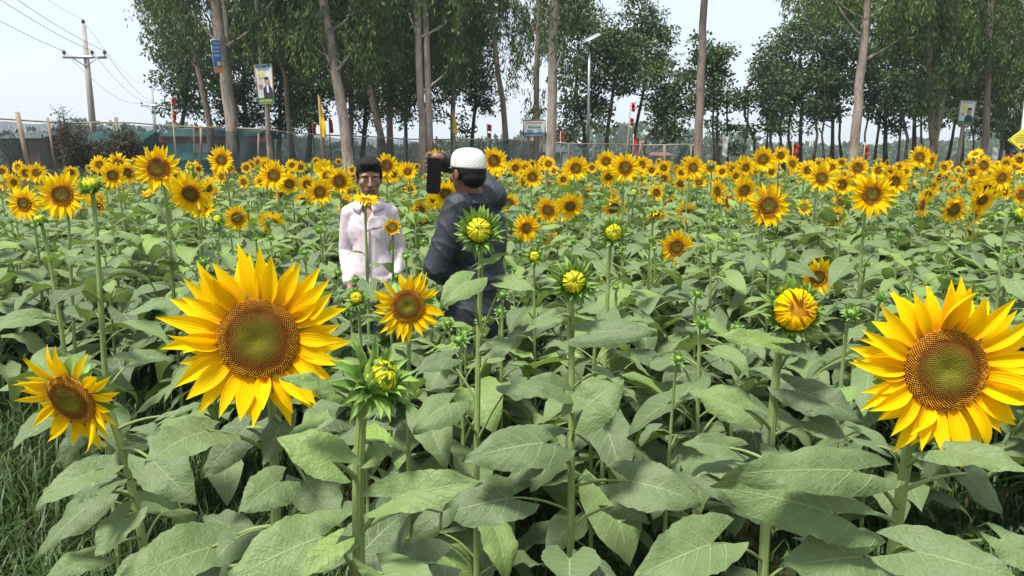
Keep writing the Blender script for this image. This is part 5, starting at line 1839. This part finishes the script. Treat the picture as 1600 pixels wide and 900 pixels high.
near('green bud with yellow centre in front of the dark kurta', 749, 360, 90, 2.30, 'bud', (-0.05, -0.95, 0.22), (744, 800), 1, [
    lf(520, 2.3, 735, 438, 2.2, 690, 470, 2.1, .9, .7, .5), lf(440, 2.3, 752, 412, 2.3, 790, 395, 2.3, .4, .4, .6), lf(545, 2.3, 788, 440, 2.3, 835, 450, 2.25, .7, .6, .4), lf(690, 2.3, 702, 630, 2.2, 648, 668, 2.1, 1.0, .6, .3),
    lf(700, 2.3, 800, 600, 2.3, 850, 615, 2.2, .8, .6, .3), lf(640, 2.3, 700, 560, 2.4, 650, 575, 2.35, .8, .5, .25), lf(600, 2.3, 770, 545, 2.35, 815, 530, 2.4, .8, .5, .3)], nleaf=5, Lmax=0.16, srad=0.0088, zhi=.45, res=(20, 9))
near('green bud with a yellow centre on the straight stem right of the kurta', 896, 440, 86, 2.10, 'bud', (0.0, -0.96, 0.2), (890, 860), 2, [
    lf(700, 2.1, 911, 640, 2.02, 972, 590, 2.05, 1.15, .4, .38), lf(660, 2.1, 880, 610, 2.05, 830, 590, 2.0, .9, .5, .3), lf(735, 2.1, 850, 692, 2.02, 730, 712, 1.92, .75, .5, .28), lf(808, 2.1, 796, 778, 2.0, 688, 802, 1.92, .85, .5, .28),
    lf(900, 2.1, 890, 872, 1.95, 890, 915, 1.85, 1.9, .4, .35), lf(770, 2.1, 985, 752, 2.1, 1092, 780, 2.02, .95, .6, .2), lf(560, 2.1, 920, 520, 2.1, 1020, 515, 2.05, .65, .4, .32), lf(500, 2.1, 870, 495, 2.15, 820, 515, 2.1, .6, .5, .4),
    lf(830, 2.1, 960, 790, 2.2, 1010, 810, 2.1, .8, .5, .1)], srad=0.0095, res=(22, 9))
near('bud with closed orange rays in front of a smaller bloom', 1240, 484, 112, 1.70, 'openbud', (-0.02, -0.97, 0.22), (1203, 900), 0, [
    lf(560, 1.7, 1206, 536, 1.66, 1120, 520, 1.66, .45, .4, .6), lf(600, 1.7, 1240, 545, 1.7, 1290, 565, 1.66, .6, .5, .3), lf(690, 1.7, 1162, 640, 1.66, 1082, 610, 1.68, .95, .4, .4), lf(640, 1.7, 1245, 610, 1.75, 1345, 650, 1.66, .85, .6, .2),
    lf(700, 1.7, 1270, 660, 1.72, 1330, 690, 1.68, .9, .5, .3), lf(895, 1.7, 1112, 850, 1.58, 1000, 895, 1.48, .78, .4, .45), lf(800, 1.7, 1150, 770, 1.8, 1080, 745, 1.85, .8, .5, .25), lf(840, 1.7, 1250, 800, 1.85, 1310, 850, 1.8, .9, .5, .2),
    lf(740, 1.7, 1140, 700, 1.85, 1070, 690, 1.85, .8, .5, .3)], srad=0.0110)
near('round bud with yellow centre, farther back between stems', 958, 363, 60, 3.05, 'bud', (0.02, -0.97, 0.2), (943, 700), 3, nleaf=11, Lmax=0.18, srad=0.009, res=(16, 7))
near('small yellow centred bud above the small bright bloom', 835, 401, 36, 3.3, 'bud', (0, -0.95, 0.3), (838, 640), 4, nleaf=8, Lmax=0.15, srad=0.006, res=(12, 7))
near('tall side seen green bud at the upper left on a thick stem', 141, 290, 54, 2.75, 'bud', (0.05, -0.45, 0.9), (156, 570), 1, nleaf=14, Lmax=0.17, srad=0.0095, res=(16, 7))
near('closed green bud left of the tall side seen bud', 62, 344, 34, 3.1, 'bud', (-0.1, -0.35, 0.9), (100, 520), 2, nleaf=12, Lmax=0.17, srad=0.009, res=(14, 7))
near('small green bud just left of the green centred bloom', 557, 466, 44, 2.5, 'bud', (0.05, -0.85, 0.5), (568, 600), 3, nleaf=7, Lmax=0.13, srad=0.006, res=(14, 7))
near('tiny leafy bud low among the leaves between the straight stems', 1060, 560, 34, 2.3, 'star', (0.1, -0.5, 0.8), (1040, 690), 0, nleaf=8, Lmax=0.11, srad=0.005, res=(14, 7))
near('small spiky bud at knee level of the dark kurta', 785, 460, 28, 2.9, 'star', (0, -0.5, 0.8), (785, 620), 1, nleaf=8, Lmax=0.13, srad=0.006, res=(12, 7))
near('small leafy bud left of the largest right bloom', 1330, 488, 40, 2.3, 'star', (0, -0.6, 0.8), (1320, 640), 2, nleaf=9, Lmax=0.15, srad=0.006, res=(14, 7))
near('flat yellow bloom seen edge on in front of the boy', 572, 313, 46, 3.6, 'bloom', (0.22, -0.25, 0.95), (570, 450), 1, nleaf=13, Lmax=0.12, srad=0.0075, res=(12, 7))
near('withering orange bloom with folded rays by the elbow of the boy', 613, 356, 36, 3.7, 'cup', (0.1, -0.85, 0.4), (616, 470), 0, nleaf=9, Lmax=0.12, srad=0.006, res=(12, 7))
near('small star shaped bud low between the boy and the man', 634, 400, 24, 3.3, 'star', (0, -0.5, 0.8), (640, 520), 3, nleaf=8, Lmax=0.13, srad=0.006, res=(12, 7))

# px, py, apparent diameter, nx, nz, kind
MID = [
    (38, 318, 60, 0, .05, 'bloom'), (97, 305, 78, .15, .1, 'bloom'), (57, 270, 30, 0, 0, 'bloom'), (41, 270, 28, .1, 0, 'bloom'), (22, 285, 30, 0, -.2, 'bloom'), (3, 268, 24, .2, 0, 'bloom'), (10, 400, 30, -.3, -.9, 'cup'),
    (155, 257, 32, 0, .1, 'bloom'), (176, 274, 44, .1, -.1, 'bloom'), (200, 270, 38, 0, -.3, 'bloom'), (247, 263, 74, .1, .05, 'bloom'), (298, 303, 76, .05, -.45, 'bloom'), (346, 250, 44, 0, .1, 'bloom'), (371, 341, 46, .2, -.1, 'bloom'),
    (424, 348, 50, -.1, -.55, 'bloom'), (298, 262, 16, 0, .3, 'budlow'), (300, 276, 16, 0, .3, 'budlow'), (340, 343, 30, 0, .7, 'bud'), (300, 380, 18, .6, -.8, 'cup'),
    (428, 274, 50, 0, .1, 'bloom'), (452, 287, 38, .1, -.2, 'bloom'), (456, 258, 22, 0, .1, 'bloom'), (496, 261, 18, 0, .1, 'bloom'), (500, 300, 46, .1, 0, 'bloom'), (530, 283, 46, .1, -.1, 'bloom'), (472, 314, 30, .4, -.3, 'bloom'),
    (506, 360, 34, .2, -1.3, 'cup'), (480, 288, 32, .2, 0, 'bloom'), (408, 284, 26, -.1, .1, 'bloom'), (484, 260, 16, 0, .3, 'budlow'), (550, 300, 30, .3, 0, 'bloom'),
    (604, 258, 40, .1, 0, 'bloom'), (637, 268, 32, 0, .1, 'bloom'), (615, 272, 26, .3, -.1, 'bloom'), (684, 252, 40, .3, .1, 'bloom'), (696, 302, 52, .1, -.5, 'bloom'), (663, 304, 18, 0, .3, 'bud'),
    (772, 251, 46, 0, .05, 'bloom'), (795, 318, 36, .1, 0, 'bloom'), (822, 356, 48, .15, 0, 'bloom'), (866, 380, 40, .05, .1, 'bloom'), (856, 328, 46, -.4, -.2, 'bloom'), (891, 322, 48, .1, -.3, 'bloom'), (832, 276, 40, .3, .1, 'bloom'),
    (900, 263, 42, 0, .1, 'bloom'), (857, 256, 24, .1, .3, 'bloom'), (805, 262, 30, .2, 0, 'bloom'), (947, 252, 36, -.1, .1, 'bloom'), (977, 262, 50, 0, .1, 'bloom'), (951, 276, 32, .2, -.3, 'bloom'), (1003, 257, 30, .4, .1, 'bloom'), (1018, 266, 22, 0, .1, 'bloom'),
    (1037, 262, 24, .2, .1, 'bloom'), (990, 301, 22, 0, .3, 'bud'), (1083, 262, 42, .2, .1, 'bloom'), (1057, 386, 60, .1, -.05, 'bloom'), (1072, 331, 40, -.6, -.3, 'bloom'), (1120, 299, 44, .95, .1, 'bloom'), (1092, 285, 28, .1, .2, 'bloom'), (1110, 262, 26, .2, .1, 'bloom'),
    (1125, 345, 26, 0, .8, 'star'), (1010, 411, 24, 0, .8, 'star'), (1025, 333, 42, .1, -1.2, 'cup'), (943, 434, 32, .9, -.5, 'cup'), (1163, 297, 46, .2, -.1, 'bloom'), (1192, 249, 42, 0, .1, 'bloom'), (1200, 322, 72, .1, .05, 'bloom'), (1165, 262, 34, .2, 0, 'bloom'),
    (1220, 243, 30, 0, .1, 'bloom'), (1238, 256, 28, .3, .1, 'bloom'), (1262, 266, 36, .1, .1, 'bloom'), (1284, 278, 50, 0, .1, 'bloom'), (1316, 288, 38, .1, 0, 'bloom'), (1340, 262, 38, .1, .1, 'bloom'), (1362, 304, 76, 0, .05, 'bloom'), (1398, 284, 46, .1, -.1, 'bloom'),
    (1305, 339, 40, -.5, -.7, 'bloom'), (1318, 318, 28, .4, 0, 'bloom'), (1278, 433, 66, .1, -.1, 'bloom'), (1268, 404, 40, .2, .8, 'cup'), (1373, 266, 26, 0, .1, 'bloom'), (1390, 272, 34, .1, -.1, 'bloom'), (1415, 262, 18, 0, .1, 'bloom'), (1437, 245, 38, 0, .1, 'bloom'),
    (1455, 251, 30, .5, 0, 'bloom'), (1440, 320, 46, .9, -.1, 'bloom'), (1458, 292, 32, .8, .1, 'bloom'), (1490, 327, 50, .2, -.2, 'bloom'), (1534, 312, 50, .1, -.3, 'bloom'), (1520, 336, 48, .6, -.2, 'bloom'), (1508, 362, 44, -.4, -.8, 'bloom'), (1565, 277, 46, .1, 0, 'bloom'),
    (1527, 288, 34, 0, .1, 'bloom'), (1518, 270, 30, .1, 0, 'bloom'), (1537, 258, 34, 0, .1, 'bloom'), (1524, 241, 24, -.6, .9, 'bloom'), (1570, 300, 30, .4, .1, 'bloom'), (1596, 304, 40, .2, 0, 'bloom'), (1590, 335, 40, .5, .5, 'bud'), (1572, 256, 26, .1, .1, 'bloom'),
    (1593, 250, 26, 0, .1, 'bloom'), (1505, 282, 26, .1, .1, 'bloom'), (1150, 275, 26, .2, 0, 'bloom'), (1065, 270, 24, .1, .1, 'bloom'), (925, 262, 18, 0, .1, 'bloom'), (880, 280, 24, .1, 0, 'bloom'), (1250, 408, 20, 0, .6, 'star'),
    (210, 255, 20, 0, .2, 'bloom'), (385, 262, 20, 0, .1, 'bloom'), (118, 292, 34, .4, -.1, 'bloom'), (150, 312, 34, .6, 0, 'bloom'), (164, 330, 22, .3, -.8, 'cup'), (270, 290, 26, -.3, .1, 'bloom'), (232, 305, 30, -.2, 1.0, 'cup'), (90, 400, 16, .3, -.5, 'cup'),
    (1345, 262, 30, .3, .1, 'bloom'), (1300, 262, 30, .2, .2, 'bloom'), (1205, 268, 26, .3, 0, 'bloom'), (1405, 262, 22, .1, .1, 'bloom'), (1128, 268, 24, -.2, .1, 'bloom'), (820, 262, 22, 0, .1, 'bloom'), (1475, 262, 24, .2, .2, 'bloom'),
]
for i, (px, py, di, nx, nz, kd) in enumerate(MID):
    g = random.Random(i * 17 + 3)
    real = {'bloom': 0.27, 'cup': 0.20, 'bud': 0.145, 'budlow': 0.12, 'star': 0.12}[kd]
    if kd == 'bloom' and di < 34: real = 0.23
    D = real * FPX / di
    D = min(D, 13.5)
    P = at(px, py, D)
    while P.z > 1.86 and D > 5: D *= 0.93; P = at(px, py, D)
    while P.z < 0.75: D *= 0.93; P = at(px, py, D)
    D = max(D, 3.2)
    P = at(px, py, D)
    Rh = di / 2 * px_m(D)
    # keep clear of the two people
    n = Vector((nx + g.uniform(-.05, .05), -1 if abs(nz) < .8 else -.45, nz))
    plant(P, n, Rh, kd, i % 7 if kd == 'bloom' else i % 4, None, 15 if D < 6 else 13, 0.21 if D < 6 else 0.23, (10, 5) if D < 6.5 else (7, 5), False, None, 0.0085 if kd != 'star' else .0065, None, 0.16, 0.9, lean=0.06)

for px, py, D in ((528, 426, 3.9), (556, 436, 3.8), (588, 442, 3.75), (618, 432, 3.9), (646, 446, 3.5), (672, 470, 3.2), (700, 505, 3.1), (726, 520, 2.95), (752, 500, 3.25), (782, 486, 3.3), (604, 470, 3.2), (545, 480, 3.3)):
    g = random.Random(px)
    plant(at(px, py, D), Vector((g.uniform(-.2, .2), -.5, .9)), 0.04, 'star', px % 4, None, 17, 0.2, (12, 7), False, None, 0.0065, None, 0.2, 0.97)

# ------------------------------------------------------------------ the rest of the field
BOY, MAN = (-0.85, 4.42), (-0.19, 3.74)
taken = [(p['o'].location.x, p['o'].location.y) for p in PLANTS]
spots = []
yy = 2.7
while yy < 26:
    sp = 0.47 if yy < 8 else 0.64
    lim = 0.74 * yy + 0.5
    xx = -lim
    while xx < lim:
        x = xx + random.uniform(-.4, .4) * sp
        y = yy + random.uniform(-.4, .4) * sp
        xx += sp
        if y > limit(x) - 0.2: continue
        if x < -0.43 * y and y < 4.7: continue
        if y < 4.4 and x < -.12 * y - .05 and y < 3.2: continue
        if min((x - a) ** 2 + (y - b) ** 2 for a, b in (BOY, MAN)) < 0.30 ** 2: continue
        # a trodden gap lets the two people show
        u = x / y
        if any((x - a) ** 2 + (y - b) ** 2 < (0.19 if y < 8 else .12) ** 2 for a, b in taken): continue
        if y < 3.0 and random.random() < 0.3: continue
        spots.append((x, y))
    yy += sp
spots.sort(key=lambda s: s[1])
n_ind = 296 - len(PLANTS)
stuffmb = MB()
tmpl = {}
for v in range(5):
    rd = 0.45
    tmpl[v] = (petals_mb(rd, 12, 2, (4, 2), v, 0.15, 0.35 + .1 * (v % 3), 0.23, -0.5), disc_mb(rd, 30, 3, 12, v))
tmpl['bud'] = (back_mb(0.5, 9, 0.6, (3, 2), 3, (0.2, 1.4), 2, 0.4, 0.26), budcore_mb(0.5, 3))
for i, (x, y) in enumerate(spots):
    g = random.Random(i * 91 + 5)
    q = g.random()
    if y < 6.5:
        H = g.uniform(0.95, 1.24); kd = 'star' if q < .93 else 'cup'
    elif y < 9:
        H = g.uniform(1.08, 1.36); kd = 'star' if q < .66 else 'bloom'
    else:
        H = g.uniform(1.02, 1.62); kd = 'bloom' if q < (.52 if y < 12.5 else .62) else ('cup' if q < .68 else 'star')
    if y < 4.3 and -0.25 < x / y < 0.02: H = min(H, 1.65 - y * (0.17 if x / y < -0.13 else 0.215))
    H *= 1.0 if y > 3.4 else 0.93
    gz = float(ground_z(x, y))
    P = Vector((x, y, H + gz))
    n = Vector((g.uniform(-.7, .9), -1, g.uniform(-.5, .35))) if kd == 'bloom' else Vector((g.uniform(-.2, .2), -.45, .9))
    if kd == 'cup': n = Vector((g.uniform(-.5, .5), -.6, -.8))
    if kd == 'bloom' and g.random() < 0.14: n.x = g.choice((-1.6, 1.8))
    elif kd == 'bloom' and g.random() < 0.09: n = Vector((g.uniform(-1, 1), 0.7, g.uniform(0.1, 0.6)))
    Rh = {'bloom': g.uniform(.085, .17), 'star': g.uniform(.025, .05), 'cup': .08}[kd]
    if i < n_ind:
        plant(P, n, Rh, kd, i % 7 if kd == 'bloom' else i % 4, (x, y), 20 if y < 7 else 13, 0.225 if y < 5 else 0.25, (10, 5) if y < 5 else ((7, 5) if y < 8 else (6, 3)), False, None, 0.0072, None, 0.12, 0.97)
    else:
        M = plant(P, n, Rh, kd, 0, (x, y), 12 if y < 14 else 9, 0.24, (4, 3), False, None, 0.009, None, 0.3, 0.94, into=stuffmb)
        if kd == 'bloom':
            a, b = tmpl[g.randrange(5)]
            stuffmb.addT(a, M, {0: 0}, g.uniform(-.2, .2)); stuffmb.addT(b, M, {0: 1})
        else:
            a, b = tmpl['bud']
            stuffmb.addT(a, M, {0: 2}); stuffmb.addT(b, M, {0: 2})
if stuffmb.n:
    tag(stuffmb.obj('sunflower_field', [M_PETAL, M_DISC, M_BRACT, M_STEM, M_LEAF]), kind='stuff')

# ------------------------------------------------------------------ labels for the sunflowers: look + nearest landmark + rank
MARKS = [(20, 'the photo edge'), (148, 'the nearer power pole'), (247, 'the farther power pole'), (365, 'the blue notice'), (414, 'the portrait poster'), (500, 'the tall yellow flag'), (543, 'the pinkish trunk'), (577, 'the boy'),
         (662, 'the paired gum stems'), (730, 'the white cap'), (790, 'the thin weeping gum'), (835, 'the wide sign board'), (862, 'the pale grey trunk'), (920, 'the street lamp'), (986, 'the double red flag'), (1093, 'the bare brown trunk'),
         (1180, 'the bent grove trunk'), (1240, 'the grove red cloth'), (1337, 'the pale leaning gum'), (1460, 'the forked tan gum'), (1510, 'the green footed poster'), (1590, 'the yellow diamond sign')]
ORD = ['nearest', 'second', 'third', 'fourth', 'fifth', 'sixth', 'seventh', 'eighth', 'ninth', 'tenth', 'eleventh', 'twelfth', 'thirteenth', 'fourteenth', 'fifteenth', 'sixteenth']


def look(p):
    n = p['n']
    if p['kind'] == 'bloom':
        if n.z < -0.25: f = 'nodding yellow bloom'
        elif abs(n.x) > 0.5: f = 'side-on yellow bloom'
        elif n.z > 0.7: f = 'upturned yellow bloom'
        elif n.x > 0.22: f = 'right-turned yellow bloom'
        elif n.x < -0.22: f = 'left-turned yellow bloom'
        else: f = 'face-on yellow bloom'
    elif p['kind'] == 'cup': f = 'drooping half-closed bloom'
    elif p['kind'] in ('bud', 'budlow', 'openbud'): f = 'yellow-centred green bud'
    else: f = 'tiny-budded leafy plant'
    return f


groups = {}
for p in PLANTS:
    p['px'], p['py'] = proj(p['P'])
    if 'label' in p: continue
    p['mk'] = min(MARKS, key=lambda m: abs(m[0] - p['px']))
    row = 'high' if p['py'] < 275 else ('' if p['py'] < 330 else 'low')
    p['row'] = row
    groups.setdefault((look(p), p['mk'][1], row, p['px'] < p['mk'][0]), []).append(p)
for (lk, mk, row, left), ps in groups.items():
    ps.sort(key=lambda p: p['py'])
    if len(ps) > 1: ps.sort(key=lambda p: -p['py'])
    where = {'high': 'of the top band', '': 'of the middle band', 'low': 'low down'}[row]
    for k, p in enumerate(ps):
        rank = '' if len(ps) == 1 else ('lowest ' if k == 0 else ORD[k] + ' lowest ' if k < len(ORD) else 'small ')
        p['label'] = f"{rank}{lk} {where}, {'left' if left else 'right'} of {mk}"
for p in PLANTS:
    tag(p['o'], p['label'], 'sunflower', 'sunflowers of the field')
print('plants', len(PLANTS), 'rest', len(spots) - n_ind, 'stuff faces', sum(len(f) for f, m in stuffmb.F) if stuffmb.n else 0)

# ------------------------------------------------------------------ the air
t = NT('air')
for l in list(t.out.inputs[0].links): t.l.remove(l)
pv = t.node('ShaderNodeVolumePrincipled')
pv.inputs['Color'].default_value = (0.80, 0.88, 0.94, 1)
pv.inputs['Density'].default_value = HAZE
pv.inputs['Anisotropy'].default_value = 0.3
t.l.new(pv.outputs[0], t.out.inputs['Volume'])
m = MB()
m.box((0, 190, 9.5), (330, 200, 12.5))
tag(m.obj('haze', t.m, None, False), kind='stuff')

_l = [p['label'] for p in PLANTS]
print('DUP', len(_l) - len(set(_l)))
